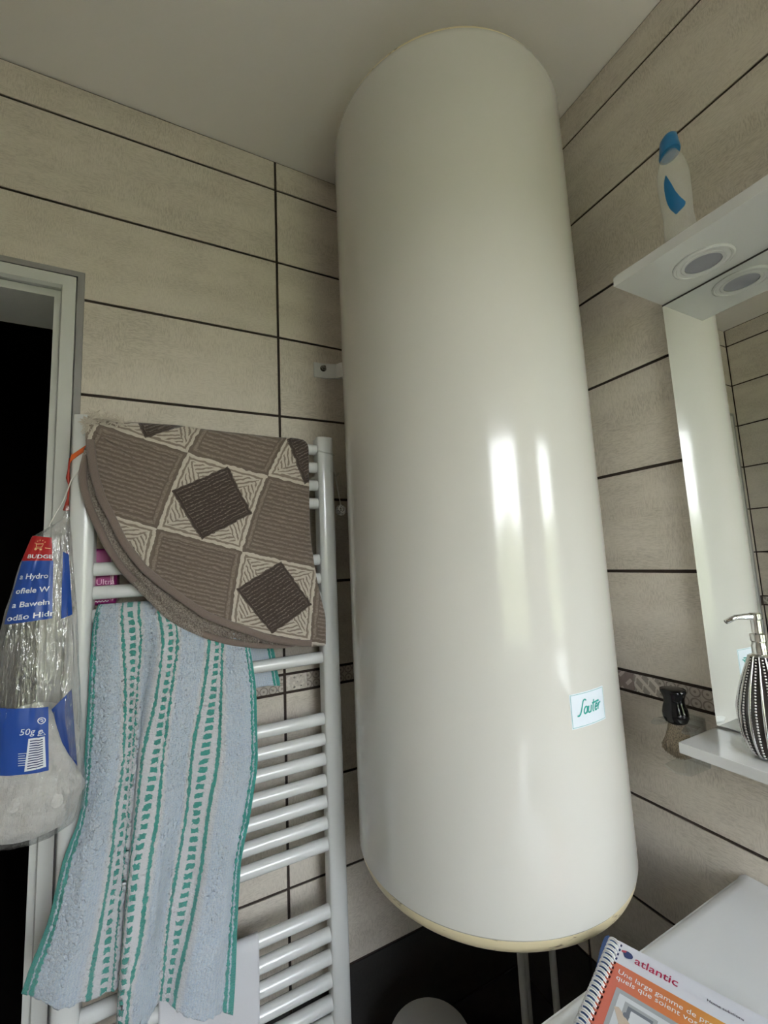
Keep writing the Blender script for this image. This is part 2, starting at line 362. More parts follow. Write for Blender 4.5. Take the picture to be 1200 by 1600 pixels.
TOWEL_ROWS = [[(-0.9879, 1.3508), (-0.9493, 1.3473), (-0.9367, 1.3461), (-0.9218, 1.3447), (-0.9, 1.3427), (-0.889, 1.3417), (-0.8755, 1.3405), (-0.8618, 1.3392), (-0.8171, 1.3351), (-0.7976, 1.3333), (-0.7852, 1.3321), (-0.7391, 1.3279)], [(-0.9918, 1.2908), (-0.945, 1.2848), (-0.9283, 1.2827), (-0.9164, 1.2812), (-0.8978, 1.2788), (-0.8801, 1.2765), (-0.8657, 1.2747), (-0.8566, 1.2735), (-0.8, 1.2662), (-0.7843, 1.2642), (-0.7753, 1.2631), (-0.725, 1.2566)], [(-0.9928, 1.2003), (-0.9398, 1.1907), (-0.9286, 1.1886), (-0.9199, 1.187), (-0.9093, 1.1851), (-0.8891, 1.1814), (-0.8763, 1.1791), (-0.867, 1.1774), (-0.8118, 1.1674), (-0.7927, 1.1639), (-0.778, 1.1612), (-0.7125, 1.1492)], [(-0.9938, 1.1124), (-0.94, 1.0998), (-0.931, 1.0977), (-0.9228, 1.0958), (-0.9162, 1.0942), (-0.907, 1.0921), (-0.8874, 1.0875), (-0.877, 1.085), (-0.8287, 1.0737), (-0.8069, 1.0686), (-0.7831, 1.063), (-0.7126, 1.0464)], [(-0.9955, 1.0273), (-0.9481, 1.0137), (-0.9349, 1.01), (-0.9269, 1.0077), (-0.9212, 1.006), (-0.9138, 1.0039), (-0.9013, 1.0004), (-0.8845, 0.9956), (-0.8373, 0.9821), (-0.8201, 0.9771), (-0.7998, 0.9713), (-0.727, 0.9505)], [(-1.0171, 0.9513), (-0.9548, 0.9304), (-0.9435, 0.9266), (-0.9316, 0.9226), (-0.9252, 0.9204), (-0.9212, 0.9191), (-0.9155, 0.9172), (-0.8967, 0.9109), (-0.8512, 0.8956), (-0.8305, 0.8887), (-0.8125, 0.8826), (-0.7476, 0.8609)], [(-1.0314, 0.8768), (-0.9654, 0.8514), (-0.9521, 0.8463), (-0.9385, 0.8411), (-0.9299, 0.8378), (-0.926, 0.8363), (-0.9228, 0.8351), (-0.9048, 0.8282), (-0.8646, 0.8127), (-0.8462, 0.8057), (-0.8287, 0.799), (-0.754, 0.7703)], [(-1.0546, 0.8096), (-0.9763, 0.7758), (-0.9558, 0.767), (-0.9425, 0.7613), (-0.9337, 0.7575), (-0.931, 0.7563), (-0.9283, 0.7551), (-0.9204, 0.7518), (-0.8716, 0.7307), (-0.8595, 0.7255), (-0.8477, 0.7204), (-0.7583, 0.6819)], [(-1.0664, 0.7629), (-0.981, 0.7234), (-0.9601, 0.7137), (-0.947, 0.7076), (-0.9356, 0.7023), (-0.9325, 0.7009), (-0.9306, 0.7), (-0.924, 0.697), (-0.8763, 0.6749), (-0.866, 0.6701), (-0.8556, 0.6653), (-0.7624, 0.6221)], [(-1.0713, 0.729), (-0.9864, 0.6877), (-0.9646, 0.6771), (-0.9498, 0.6699), (-0.9347, 0.6626), (-0.9325, 0.6615), (-0.9309, 0.6607), (-0.9263, 0.6585), (-0.8778, 0.6349), (-0.8676, 0.63), (-0.8573, 0.625), (-0.7635, 0.5794)], [(-1.0753, 0.674), (-0.9917, 0.6304), (-0.9703, 0.6192), (-0.9557, 0.6116), (-0.9372, 0.602), (-0.9334, 0.6), (-0.9319, 0.5992), (-0.9277, 0.597), (-0.879, 0.5716), (-0.8689, 0.5664), (-0.8587, 0.561), (-0.7647, 0.512)]]
TOWEL_HEM = [(0, 0.7874), (0.1, 0.7773), (0.17, 0.7567), (0.25, 0.7384), (0.32, 0.7443), (0.385, 0.7518), (0.4, 0.6748), (0.5, 0.6604), (0.62, 0.669), (0.72, 0.6877), (0.86, 0.6625), (1, 0.6289)]
BAG_ROWS = [(1.5263, -1.0238, 0.0018), (1.5024, -1.0248, 0.0052), (1.4917, -1.0313, 0.0129), (1.4748, -1.0427, 0.0258), (1.4311, -1.0484, 0.0345), (1.3699, -1.0515, 0.043), (1.3199, -1.0537, 0.0494), (1.2321, -1.0557, 0.0585), (1.1845, -1.0568, 0.0625), (1.1374, -1.0562, 0.0652), (1.0816, -1.0547, 0.067), (1.0451, -1.0543, 0.0644), (1.0274, -1.0554, 0.0553), (1.0188, -1.0539, 0.0384)]
BAG_RED = [(-1.0676, 1.4759), (-1.0392, 1.4714), (-1.0363, 1.4344), (-1.0778, 1.4362)]
BAG_BLUE = [(-1.0764, 1.4361), (-1.0352, 1.4343), (-1.0321, 1.3442), (-1.0935, 1.3402)]
BAG_BLUE_SIDE = [(-1.0246, 1.4487), (-1.0177, 1.4442), (-1.0095, 1.3465), (-1.022, 1.3416)]
BAG_LOWER = [(-1.1118, 1.2255), (-1.031, 1.2133), (-1.027, 1.1224), (-1.1073, 1.1328)]
BAG_BACK = [(-1.0278, 1.2076), (-1.0053, 1.2312), (-0.995, 1.1131), (-1.013, 1.156)]
BAG_BARCODE = [(-1.0516, 1.1739), (-1.033, 1.1724), (-1.03, 1.1289), (-1.0542, 1.1297)]
PACK = [(-1.0071, 1.4608), (-0.9595, 1.4594), (-0.9571, 1.3484), (-1.0042, 1.3526)]

# ------------------------------------------------------------------ room shell
H = 2.5; WX = -1.69; WY = -2.0; T = 0.16
ZJ = [2.5, 2.413, 2.203, 1.993, 1.783, 1.573, 1.363, 1.153, 1.1113, 0.9013, 0.6913, 0.4813, 0.2713, 0.0613, 0.0]
DX0, DX1, DZ = -1.66, -1.0405, 2.053      # door opening in the left wall, outer edge of its trim
G = 0.0066
def wall_slab(name, boxes):
    bm = nb()
    for a, b in boxes: box(bm, a, b)
    return struct(obj(name, bm, M['grout']))
wall_left = wall_slab('wall_left', [((WX-T, .0025, 0), (DX0, T, H)), ((DX1, .0025, 0), (T, T, H)), ((DX0, .0025, DZ), (DX1, T, H))])
wall_right = wall_slab('wall_right', [((.0025, WY-T, 0), (T, .0, H))])
wall_opposite = wall_slab('wall_opposite', [((WX-T, WY-T, 0), (WX-.0025, .0, H))])
fl = obj('floor', bx((WX-T, WY-T, -.1), (T, 2.2, 0)), M['floor']); struct(fl)
ce = obj('ceiling', bx((WX-T, WY-T, H), (T, T, H+.1)), M['ceiling']); struct(ce)
def put_tile(poly, parent, ax, sign, mat, lo=None):
    """poly in (horizontal, z); ax = normal axis; front face at the wall plane"""
    base = 0.0 if lo is None else lo
    return obj('tile', prism(nb(), poly, ax, base, base + sign*.0085), mat, parent)
def rect(a, b, z0, z1): return [(a, z0), (b, z0), (b, z1), (a, z1)]
def tiles_left():
    g = G/2; xs = [0.0, -.6287, -1.2587, WX]
    for r in range(len(ZJ)-1):
        zt, zb = ZJ[r]-g, ZJ[r+1]+g; dk = zt < .5; mat = M['tile_dark'] if dk else M['tile']
        if r == 0: zt = ZJ[0]-.004
        if zt - zb < .02: continue
        if r == 7: continue
        for x1, x0 in zip(xs, xs[1:]):
            a, b = x0+g, x1-g
            if x1 == 0: b = -.001
            if zb >= DZ: put_tile(rect(a, b, zb, zt), wall_left, 1, 1, mat); continue
            if zt <= DZ:
                if b > DX1: put_tile(rect(max(a, DX1), b, zb, zt), wall_left, 1, 1, mat)
                elif a < DX0-.02: put_tile(rect(a, DX0, zb, zt), wall_left, 1, 1, mat)
                continue
            if x1 == 0: put_tile(rect(a, b, zb, zt), wall_left, 1, 1, mat)
            elif b > DX1: put_tile([(a, DZ), (DX1, DZ), (DX1, zb), (b, zb), (b, zt), (a, zt)], wall_left, 1, 1, mat)
            else: put_tile([(a, zb), (DX0, zb), (DX0, DZ), (b, DZ), (b, zt), (a, zt)], wall_left, 1, 1, mat)
tiles_left()
def tiles_side(parent, lo, sign, ys):
    g = G/2
    for r in range(len(ZJ)-1):
        zt, zb = ZJ[r]-g, ZJ[r+1]+g
        if r == 0: zt = ZJ[0]-.004
        if zt-zb < .02 or r == 7: continue
        mat = M['tile_dark'] if zt < .5 else M['tile']
        for y1, y0 in zip(ys, ys[1:]): put_tile(rect(y0+g, y1-g, zb, zt), parent, 0, sign, mat, lo)
tiles_side(wall_right, 0.0, 1, [-.0005, -.2573, -.887, -1.5168, WY])
tiles_side(wall_opposite, WX, -1, [-.0005, -.63, -1.26, -1.89, WY])
# patterned border tiles
def border(parent, ax, sign, lo, edges, kinds):
    for (h1, h0), k in zip(zip(edges, edges[1:]), kinds):
        g = .0003
        obj('border_tile', prism(nb(), rect(h0+g, h1-g, ZJ[8]+G/2, ZJ[7]-G/2), ax, lo, lo+sign*.0085), DECOR[k], parent)
border(wall_left, 1, 1, 0.0, [-.001, -.14, -.28, -.42, -.575, -.6287+G/2], ['lattice', 'ogee', 'weave', 'lattice', 'plain'])
border(wall_left, 1, 1, 0.0, [-.6287-G/2, -.70, -.84, DX1], ['lattice', 'ogee', 'weave'])
border(wall_right, 0, 1, 0.0, [-.001, -.14, -.28, -.36, -.436, -.487, -.56, -.70, -.887, -1.2, WY], ['ogee', 'weave', 'lattice', 'weave', 'ogee', 'lattice', 'lattice', 'weave', 'ogee', 'lattice'])
border(wall_opposite, 0, -1, WX, [-.001, -.4, -.8, -1.2, WY], ['ogee', 'lattice', 'weave', 'ogee'])
for x, z, r in [(-.606, 1.143, .0028), (-.606, 1.121, .0028), (-.590, 1.144, .0018), (-.590, 1.122, .0018), (-.598, 1.132, .0014), (-.645, 1.120, .0022), (-.660, 1.124, .0022), (-.652, 1.131, .0016)]:
    obj('metal_dot', lathe(nb(), [(r, 0), (r*.85, r*.5), (r*.4, r*.85), (r*.05, r)], (x, .0005, z), 10, (0,-1,0)), M['chrome'], wall_left, True)

# back wall with the window the daylight comes through
WN = dict(x0=-.95, x1=-.09, z0=.85, z1=2.14)
wall_back = wall_slab('wall_back', [((WX-T, WY-T, 0), (WN['x0'], WY, H)), ((WN['x1'], WY-T, 0), (T, WY, H)), ((WN['x0'], WY-T, WN['z1']), (WN['x1'], WY, H)), ((WN['x0'], WY-T, 0), (WN['x1'], WY, WN['z0']))])
wall_back.data.materials[0] = M['tile']
win = struct(bpy.data.objects.new('window_1', None)); COL.objects.link(win); win.location = (-.52, WY, WN['z0'])
def ring_frame(bm, x0, x1, z0, z1, w, ya, yb):
    box(bm, (x0, ya, z0), (x0+w, yb, z1)); box(bm, (x1-w, ya, z0), (x1, yb, z1)); box(bm, (x0+w, ya, z0), (x1-w, yb, z0+w)); box(bm, (x0+w, ya, z1-w), (x1-w, yb, z1)); return bm
obj('window_frame', ring_frame(nb(), WN['x0'], WN['x1'], WN['z0'], WN['z1'], .06, WY-.10, WY-.03), M['frame'], win)
sash = obj('sash', ring_frame(nb(), WN['x0']+.06, WN['x1']-.06, WN['z0']+.06, WN['z1']-.06, .055, WY-.085, WY-.035), M['frame'], win)
obj('pane', bx((WN['x0']+.115, WY-.064, WN['z0']+.115), (WN['x1']-.115, WY-.060, WN['z1']-.115)), M['pane'], sash)
obj('window_sill', bx((WN['x0'], WY-.03, WN['z0']-.03), (WN['x1'], WY+.03, WN['z0'])), M['frame'], win)
# outdoors, seen only as reflections in the enamel
struct(obj('ground', bx((-15, -25, -1.1), (15, WY-T, -1.0)), fuzzy('pale bounce ground', (.46,.425,.38), (.57,.53,.48), 5)))  # unseen ground, added pale to bounce light up through the window
def hedge():
    bm = nb(); bmesh.ops.create_grid(bm, x_segments=120, y_segments=24, size=.5)
    for v in bm.verts:
        x = v.co.x*16; s = (v.co.y+.5)
        ang = s*PI; z = -1 + 3.0*math.sin(ang)**.6; y = -6.3 + .9*math.cos(ang)
        q = Vector((x, y, z)); k = noise.noise(q*1.2)*.35 + noise.noise(q*4)*.15
        v.co = q + Vector((0, k*.6, k if z > -.5 else 0))
    return bm
hd = obj('garden_hedge', hedge(), fuzzy('hedge leaves', (.075,.09,.055), (.20,.215,.14), 9), None, True)
tag(hd, 'green garden hedge standing outside beyond the bathroom window', 'hedge')
# dark hall beyond the door
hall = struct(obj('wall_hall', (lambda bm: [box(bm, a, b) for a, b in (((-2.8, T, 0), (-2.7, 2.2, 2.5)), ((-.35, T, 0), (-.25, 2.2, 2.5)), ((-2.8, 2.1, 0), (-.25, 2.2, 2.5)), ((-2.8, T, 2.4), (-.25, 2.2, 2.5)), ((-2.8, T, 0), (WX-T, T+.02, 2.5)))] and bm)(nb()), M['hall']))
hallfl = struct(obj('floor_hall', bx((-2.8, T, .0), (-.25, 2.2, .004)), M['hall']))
# door frame
door = struct(bpy.data.objects.new('door_1', None)); COL.objects.link(door); door.location = ((DX0+DX1)/2, 0, 0)
def portal_ring(bm, off, w, ya, yb):
    x0, x1, z1 = DX0+off, DX1-off, DZ-off
    bm2 = bm; prism(bm2, [(x0, 0), (x0, z1), (x1, z1), (x1, 0), (x1-w, 0), (x1-w, z1-w), (x0+w, z1-w), (x0+w, 0)], 1, ya, yb); return bm2
def edge_piece(poly): return obj('edge_trim', prism(nb(), poly, 1, -.0035, .008), M['edge'], door)
e = .012
edge_piece([(DX1, 0), (DX1, DZ), (DX1-e, DZ-e), (DX1-e, 0)]); edge_piece([(DX0, DZ), (DX1, DZ), (DX1-e, DZ-e), (DX0+e, DZ-e)]); edge_piece([(DX0, 0), (DX0+e, 0), (DX0+e, DZ-e), (DX0, DZ)])
def jamb(name, off, w, ya, yb): return obj(name, portal_ring(nb(), off, w, ya, yb), M['frame'], door)
jamb('frame_face', .0145, .0230, -.004, .06); jamb('frame_rebate', .0395, .0160, .018, .07); jamb('frame_lining', .0375, .012, .062, T+.02)
bead = [(DX1-.0375, -.004), (DX1-.0415, .004), (DX1-.0375, .004)]
obj('frame_bead', prism(nb(), bead, 2, 0, DZ-.0375), M['frame'], door)
obj('frame_bead', prism(nb(), [(DX0+.0375, -.004), (DX0+.0375, .004), (DX0+.0415, .004)], 2, 0, DZ-.0375), M['frame'], door)
obj('frame_bead', prism(nb(), [(-.004, DZ-.0375), (.004, DZ-.0375), (.004, DZ-.0415)], 0, DX0+.0375, DX1-.0375), M['frame'], door)
obj('hall_post', bx((-1.158, .295, 0), (-1.10, .312, 2.085)), plain('brown hall trim', (.62,.50,.46), .6), door)
leaf = obj('door_leaf', bx((-1.60, T+.03, 0.01), (-1.56, T+.70, 2.03), .002), plain('dim door leaf', (.10,.10,.10), .5), door)
obj('handle', tube(nb(), [(-1.56, T+.62, 1.05), (-1.51, T+.62, 1.05), (-1.51, T+.50, 1.05)], .009, 10), M['chrome'], leaf, True)

# ------------------------------------------------------------------ water heater
HC = (-.2768, -.2737); HR = .2660
heater = thing('water_heater', 'tall off-white cylindrical electric water heater mounted in the tiled corner', 'water heater', (HC[0], HC[1], .84))
HB, HT = .8556, 2.387
prof = [(HR-.012, HB), (HR-.003, HB), (HR, HB+.004), (HR, HB+.007), (HR, HB+.02), (HR, HT-.03), (HR, HT-.018), (HR, HT-.014), (HR-.003, HT-.005), (HR-.012, HT), (.02, HT)]
obj('body', lathe(nb(), prof, (HC[0], HC[1], 0), 160), M['heater'], heater, auto=35)
obj('bottom_ring', lathe(nb(), [(HR-.02, HB+.006), (HR-.0025, HB+.002), (HR-.003, HB-.008), (HR-.007, HB-.016), (HR-.011, HB-.0205), (HR-.02, HB-.0225), (HR-.06, HB-.0225)], (HC[0], HC[1], 0), 128), M['rim'], heater, auto=40)
obj('top_ring', lathe(nb(), [(HR-.014, HT-.001), (HR-.009, HT+.0005), (HR-.008, HT+.006), (HR-.012, HT+.011), (HR-.05, HT+.013), (.02, HT+.018)], (HC[0], HC[1], 0), 128), M['rim'], heater, auto=40)
obj('bottom_plate', lathe(nb(), [(.005, HB-.0245), (HR-.065, HB-.0245), (HR-.055, HB-.019), (HR-.055, HB-.005)], (HC[0], HC[1], 0), 64), M['under'], heater, auto=30)
obj('thermostat_cover', lathe(nb(), [(.004, .795), (.085, .795), (.10, .807), (.10, HB-.0245)], (HC[0], HC[1], 0), 48), M['under'], heater, auto=30)
def on_heater(theta0, z0):
    return lambda u, v, d=0.0: Vector((HC[0]+(HR+.0004+d)*math.cos(theta0+u/HR), HC[1]+(HR+.0004+d)*math.sin(theta0+u/HR), z0+v))
t0 = math.atan2(-.5589+.3066, -.3334+.3024); sw, sh = .0821, .0518; zb = 1.1369
SF = on_heater(t0, zb)
def patch(name, fn, u0, u1, v0, v1, mat, parent, nu=10, nv=2, d=0.0):
    return grid(name, [[fn(u0+(u1-u0)*i/nu, v0+(v1-v0)*j/nv, d) for i in range(nu+1)] for j in range(nv+1)], mat, parent)
stk = patch('sticker', SF, 0, sw, 0, sh, M['sticker'], heater)
fr = []
def hline(v, a, b): return [(a+(b-a)*i/10, v) for i in range(11)]
i_ = .0018
V, F = stroke_faces([hline(i_, i_, sw-i_), hline(sh-i_, i_, sw-i_), [(i_, i_), (i_, sh-i_)], [(sw-i_, i_), (sw-i_, sh-i_)]], .0006)
flat('border', V, F, lambda u, v: SF(u, v, .0003), M['teal_ink'], stk)
LT = [(0.0, [arc(1.05, 1.75, .38, .35, 20, 170, 8)[::1] + [(.62, 1.2), (.55, .6), (.42, .1), (.15, -.15), (-.25, -.12)]]),
      (1.15, [arc(.42, .5, .38, .5, 60, 400, 16), [(.80, 1.0), (.80, .1), (.92, 0)]]),
      (2.25, [[(0, 1.0), (0, .3)] + arc(.35, .3, .35, .3, 180, 360, 8) + [(.70, 1.0)], [(.70, 1.0), (.70, 0)]]),
      (3.25, [[(.2, 1.75), (.2, .25), (.32, .04), (.5, .02)], [(-.15, 1.22), (1.75, 1.35)]]),
      (4.0, [[(.02, .5), (.62, .56)] + arc(.33, .52, .31, .48, 10, 320, 14)]),
      (4.95, [[(0, 1.0), (0, 0)], [(0, .5), (.18, .9), (.42, 1.02), (.62, .95)]])]
sc = .0100; lines = []
for dx, LL in LT:
    for L in LL: lines.append([(.0152+(x+dx+.30*y)*sc*.94, .0193+y*sc) for x, y in L])
V, F = stroke_faces(lines, .0026)
flat('lettering', V, F, lambda u, v: SF(u, v, .0003), M['teal_ink'], stk)
# wall bracket on the left
br = obj('wall_bracket', (lambda bm: [prism(bm, p, 2, 1.9005, 1.9405) for p in ([(-.537, -.0005), (-.537, -.0055), (-.503, -.0055), (-.503, -.0005)], [(-.506, -.0005), (-.506, -.0055), (-.478, -.015), (-.442, -.066), (-.434, -.066), (-.470, -.011)])] and bm)(nb()), M['white'], heater)
obj('washer', lathe(nb(), [(.0085, 0), (.0085, .0015), (.003, .0016)], (-.512, -.0055, 1.926), 16, (0,-1,0)), M['chrome_dark'], br)
obj('bolt', lathe(nb(), [(.0068, .0015), (.0068, .007), (.0055, .008), (.0038, .008), (.0038, .014), (.003, .0145)], (-.512, -.0055, 1.926), 6, (0,-1,0)), M['chrome_dark'], br)
for k, (x, y, lab) in enumerate([(-.2075, -.262, 'thin pale pipe under the heater, leftmost of the three'), (-.1865, -.250, 'thin pale pipe under the heater, middle one of the three'), (-.125, -.268, 'thin pale pipe under the heater, rightmost and apart from the others')]):
    p = thing('water_pipe', lab, 'pipe', (x, y, .05), 'pipes under the water heater')
    obj('pipe_run', tube(nb(), [(x, y, .05), (x, y, .4), (x, y, .831)], .0075, 14), M['pipe'], p, True)
    obj('nut', lathe(nb(), [(.013, .811), (.013, .831)], (x, y, 0), 6), M['steel'], p)

# ------------------------------------------------------------------ towel radiator
RX = (-1.0150, -.5430); RZ0, RZ1 = .16, 1.708
TZ = [1.6748, 1.6318, 1.5892, 1.5471, 1.4181, 1.3757, 1.3335, 1.2018, 1.0716, 1.0291, .988, .9447, .9019, .8595, .8176, .6884, .6441, .6021, .5593, .5177, .4828, .440, .31, .267, .224]
TZ = [round(1.4123+(z-1.4123)*1.0184, 4) for z in TZ]
rad = thing('towel_radiator', 'white ladder towel radiator with round bars hung on the tiled wall', 'radiator', (-.779, -.08, RZ0))
def post(x):
    w = .019; pts = [(x-w, -.062)] + [(x+w*math.sin(math.radians(a))*1.0, -.0915-.0085*math.cos(math.radians(a))) for a in (-90, -75, -55, -30, 0, 30, 55, 75, 90)] + [(x+w, -.062)]
    bm = prism(nb(), pts, 2, RZ0, RZ1); return obj('post', bm, M['white'], rad, auto=40)
for x in RX: post(x)
for z in TZ: obj('bar', tube(nb(), [(RX[0]+.0165, -.0785, z), (RX[1]-.0165, -.0785, z)], .0128, 20), M['white'], rad, auto=50)
for x in RX:
    for z in (1.62, .26): obj('wall_mount', lathe(nb(), [(.012, 0), (.012, .0625)], (x, .0, z), 16, (0,-1,0)), M['white'], rad, auto=40)

# ------------------------------------------------------------------ round bath mat folded over the top bars
def dense(poly, n, closed=True, sm=2):
    P = [Vector(p) for p in poly]; seg = [(P[(i+1) % len(P)]-P[i]).length for i in range(len(P))]; L = sum(seg); out = []
    i = 0; acc = 0
    for k in range(n):
        s = L*k/n
        while s > acc+seg[i]: acc += seg[i]; i += 1
        out.append(P[i].lerp(P[(i+1) % len(P)], (s-acc)/seg[i]))
    for _ in range(sm): out = [(out[k-1]+out[k]*2+out[(k+1) % n])/4 for k in range(n)]
    return out
def uvq(x, z):
    x += .78; z -= 1.5; f = (1, x, z, x*x, x*z, z*z)
    return tuple(sum(a*b for a, b in zip(r, f)) for r in MAT_UV)
def fold_y(z, y0, zt=1.672, R_=.028):
    ztop = 1.703
    if z <= zt: return y0
    s = min(1.0, (z-zt)/(ztop-zt)); return y0 + R_*(1-math.sqrt(max(0, 1-s*s)))
def rug_sheet(name, outline, y0, mat, parent, th, rings=46, n=300, inset=0.0, amp=.003):
    O = dense(outline, n); c = sum(O, Vector((0,0)))/n; P = []; UV = []
    for j in range(rings+1):
        t = (j/rings)**.8; row = []; ru = []
        for k in range(n+1):
            p = c + (O[k % n]-c)*t*(1-inset)
            y = fold_y(p.y, y0) - amp*(noise.noise(Vector((p.x*9, p.y*9, y0)))) - (.0025*(1-t**6))
            row.append((p.x, y, p.y)); ru.append(uvq(p.x, p.y))
        P.append(row); UV.append(ru)
    o = grid(name, P, mat, parent, UV); md = o.modifiers.new('thickness', 'SOLIDIFY'); md.thickness = th; md.offset = 1 if False else -1
    return o, O
rug = thing('bath_mat', 'round patterned bath mat in taupe, cream and brown, folded over the radiator top', 'bath mat', (-.80, -.10, 1.30))
front, FO = rug_sheet('front_half', MAT_FRONT, -.1305, M['rug'], rug, .006)
back, BO = rug_sheet('back_half', MAT_BACK, -.1165, M['pile'], rug, .006, 20, 200)
def edge_tape(name, O, sel, y, w, mat, parent):
    bm = nb(); pts = [p for k, p in enumerate(O) if sel(p, k)]
    # longest contiguous run, ordered along the outline
    ks = [k for k, p in enumerate(O) if sel(p, k)]; st = 0
    for i in range(len(ks)):
        if (ks[i-1]+1) % len(O) != ks[i]: st = i
    ks = ks[st:] + ks[:st]; P = []
    c = sum(O, Vector((0,0)))/len(O)
    for k in ks:
        t = (O[(k+1) % len(O)]-O[k-1]).normalized(); nrm = Vector((-t.y, t.x)); p = O[k]
        if nrm.dot(c-p) < 0: nrm = -nrm
        row = []
        for a in range(0, 11):
            an = -PI/2*1.0 + PI*a/10 if False else PI*a/10
            q = p + nrm*(w/2 - w/2*math.cos(an)); yy = fold_y(p.y, y) - .0045*math.sin(an)
            row.append((q.x, yy, q.y))
        row.append((p.x + nrm.x*w*.9, fold_y(p.y, y)+.005, p.y+nrm.y*w*.9)); row.append((p.x, fold_y(p.y, y)+.005, p.y)); row.append(row[0])
        P.append(row)
    return grid(name, P, mat, parent)
edge_tape('binding', FO, lambda p, k: (p.x < -.60 and p.y < 1.655 and p.x + 0.0 < -.555) and not (p.y > 1.69), -.1325, .014, M['binding'], rug)
edge_tape('binding', BO, lambda p, k: p.y < 1.63 and (p.y < 1.28 or p.x < -.93) and p.x < -.59, -.1190, .013, M['binding'], rug)
def fringe(name, pts, n, ln, y, mats, parent, dirs):
    bm = nb()
    for i in range(n):
        k = random.random()*(len(pts)-1); a = int(k); p = Vector(pts[a]).lerp(Vector(pts[a+1]), k-a)
        d = Vector((random.gauss(dirs[0], .5), 0, random.gauss(dirs[1], .5))).normalized(); L = ln*random.uniform(.5, 1.1)
        q = Vector((p.x, y+random.uniform(-.004, .004), p.y)); m1 = q + d*L*.5 + Vector((random.gauss(0, .002), -.003, random.gauss(0, .002)))
        tube(bm, [q, m1, q+d*L], .0008, 4)
    o = obj(name, bm, mats, parent); o['kind'] = 'stuff'; return o
cream_yarn = plain('cream yarn', (.55,.49,.41), .9)
run = [p for p in BO if p.y < 1.40 and p.x < -.66 and p.y < 1.40 and p.x > -.99]; run = sorted(run, key=lambda p: p.x)
run2 = [(p.x+.011, p.y+.015) for p in run]
fringe('pile_fringe', run2, 700, .008, -.1245, fuzzy('pile yarn', (.16,.12,.10), (.45,.39,.33), 300), rug, (.3, .2))
fringe('frayed_corner', [(MAT_FRONT[0][0]+.004, MAT_FRONT[0][1]-.004), (MAT_FRONT[1][0]+.008, MAT_FRONT[1][1]), (MAT_FRONT[2][0], MAT_FRONT[2][1]-.006)], 160, .016, -.130, cream_yarn, rug, (-.2, .25))

# ------------------------------------------------------------------ striped towel
towel = thing('striped_towel', 'pale blue and white terry towel with teal stripes and dotted lines on the radiator', 'towel', (-.85, -.10, .70))
def towel_front():
    nu, nv = 200, 330; ZR = [r[0][1] for r in TOWEL_ROWS]
    us = np.linspace(0, 1, nu+1)
    XR = []; ZZ = []
    for r in TOWEL_ROWS:
        XR.append([float(hermite(TOWEL_U, [p[0] for p in r], u)) for u in us]); ZZ.append([float(hermite(TOWEL_U, [p[1] for p in r], u)) for u in us])
    XR = np.array(XR); ZZ = np.array(ZZ)
    hu = [h[0] for h in TOWEL_HEM]; hz = [h[1] for h in TOWEL_HEM]; hem = np.array([float(hermite(hu, hz, u)) for u in us])
    DU = [0, .06, .13, .20, .25, .30, .39, .455, .50, .58, .65, .70, .75, .82, .90, .96, 1.0]
    DV = [-.2, .3, .8, .1, -.35, -.1, -1.15, .6, 1.0, .75, -.1, -.5, -.3, .5, .7, .1, .25]
    fold = np.array([float(hermite(DU, DV, u)) for u in us])
    ztop = 1.350
    P = np.zeros((nv+1, nu+1, 3)); UV = np.zeros((nv+1, nu+1, 2)); par = np.arange(len(ZR))
    rowp = np.linspace(0, len(ZR)-1, 400)
    for i, u in enumerate(us):
        xk = hermite(par, XR[:, i], rowp); zk = hermite(par, ZZ[:, i], rowp)
        xk = np.concatenate([[xk[0]], xk]); zk = np.concatenate([[ztop+.004], zk])
        s = np.linspace(0, 1, nv+1); z = ztop + (hem[i]-ztop)*s
        x = np.interp(-z, -zk, xk)
        t = (ztop-z); amp = .004 + .024*np.clip((t-.03)/.52, 0, 1)
        y = -.1025 - amp*fold[i] - .034*np.clip(t/.5, 0, 1)
        top = np.clip((z-(ztop-.020))/.020, 0, 1); y = y*(1-top**2) + (-.0785)*top**2
        P[:, i, 0] = x; P[:, i, 1] = y; P[:, i, 2] = z; UV[:, i, 0] = u; UV[:, i, 1] = t
    rng = np.random.default_rng(3)
    du = (P[:, 2:, :]-P[:, :-2, :]); P2 = P.copy(); nn = rng.normal(0, 1, P.shape[:2])
    k = np.where((us < .02) | (us > .98), .1, 1.0)[None, :]
    P2[:, :, 1] -= np.abs(nn)*.0016*k; P2[:, :, 0] += rng.normal(0, .00035, nn.shape)*k; P2[:, :, 2] += rng.normal(0, .00035, nn.shape)*k
    o = grid('front_drop', P2, M['towel'], towel, UV)
    md = o.modifiers.new('thickness', 'SOLIDIFY'); md.thickness = .004; md.offset = -1
    return o
towel_front()
def towel_back():
    nu, nv = 60, 60; P = []; UV = []
    for j in range(nv+1):
        row = []; ru = []
        for i in range(nu+1):
            u = i/nu; s = j/nv; z = 1.350 - s*(1.350-(1.139+.006*math.sin(u*9)+.004*(u)))
            x = -.985 + u*.300 + s*.033*u; y = -.055 + .004*math.sin(u*23) ; top = max(0, 1-s*12); y = y*(1-top) - .0785*top
            row.append((x+random.gauss(0,.0004), y+random.gauss(0,.0008), z)); ru.append((u, 1.346-z))
        P.append(row); UV.append(ru)
    o = grid('back_drop', P, M['towel'], towel, UV); md = o.modifiers.new('thickness', 'SOLIDIFY'); md.thickness = .004; md.offset = 1
towel_back()
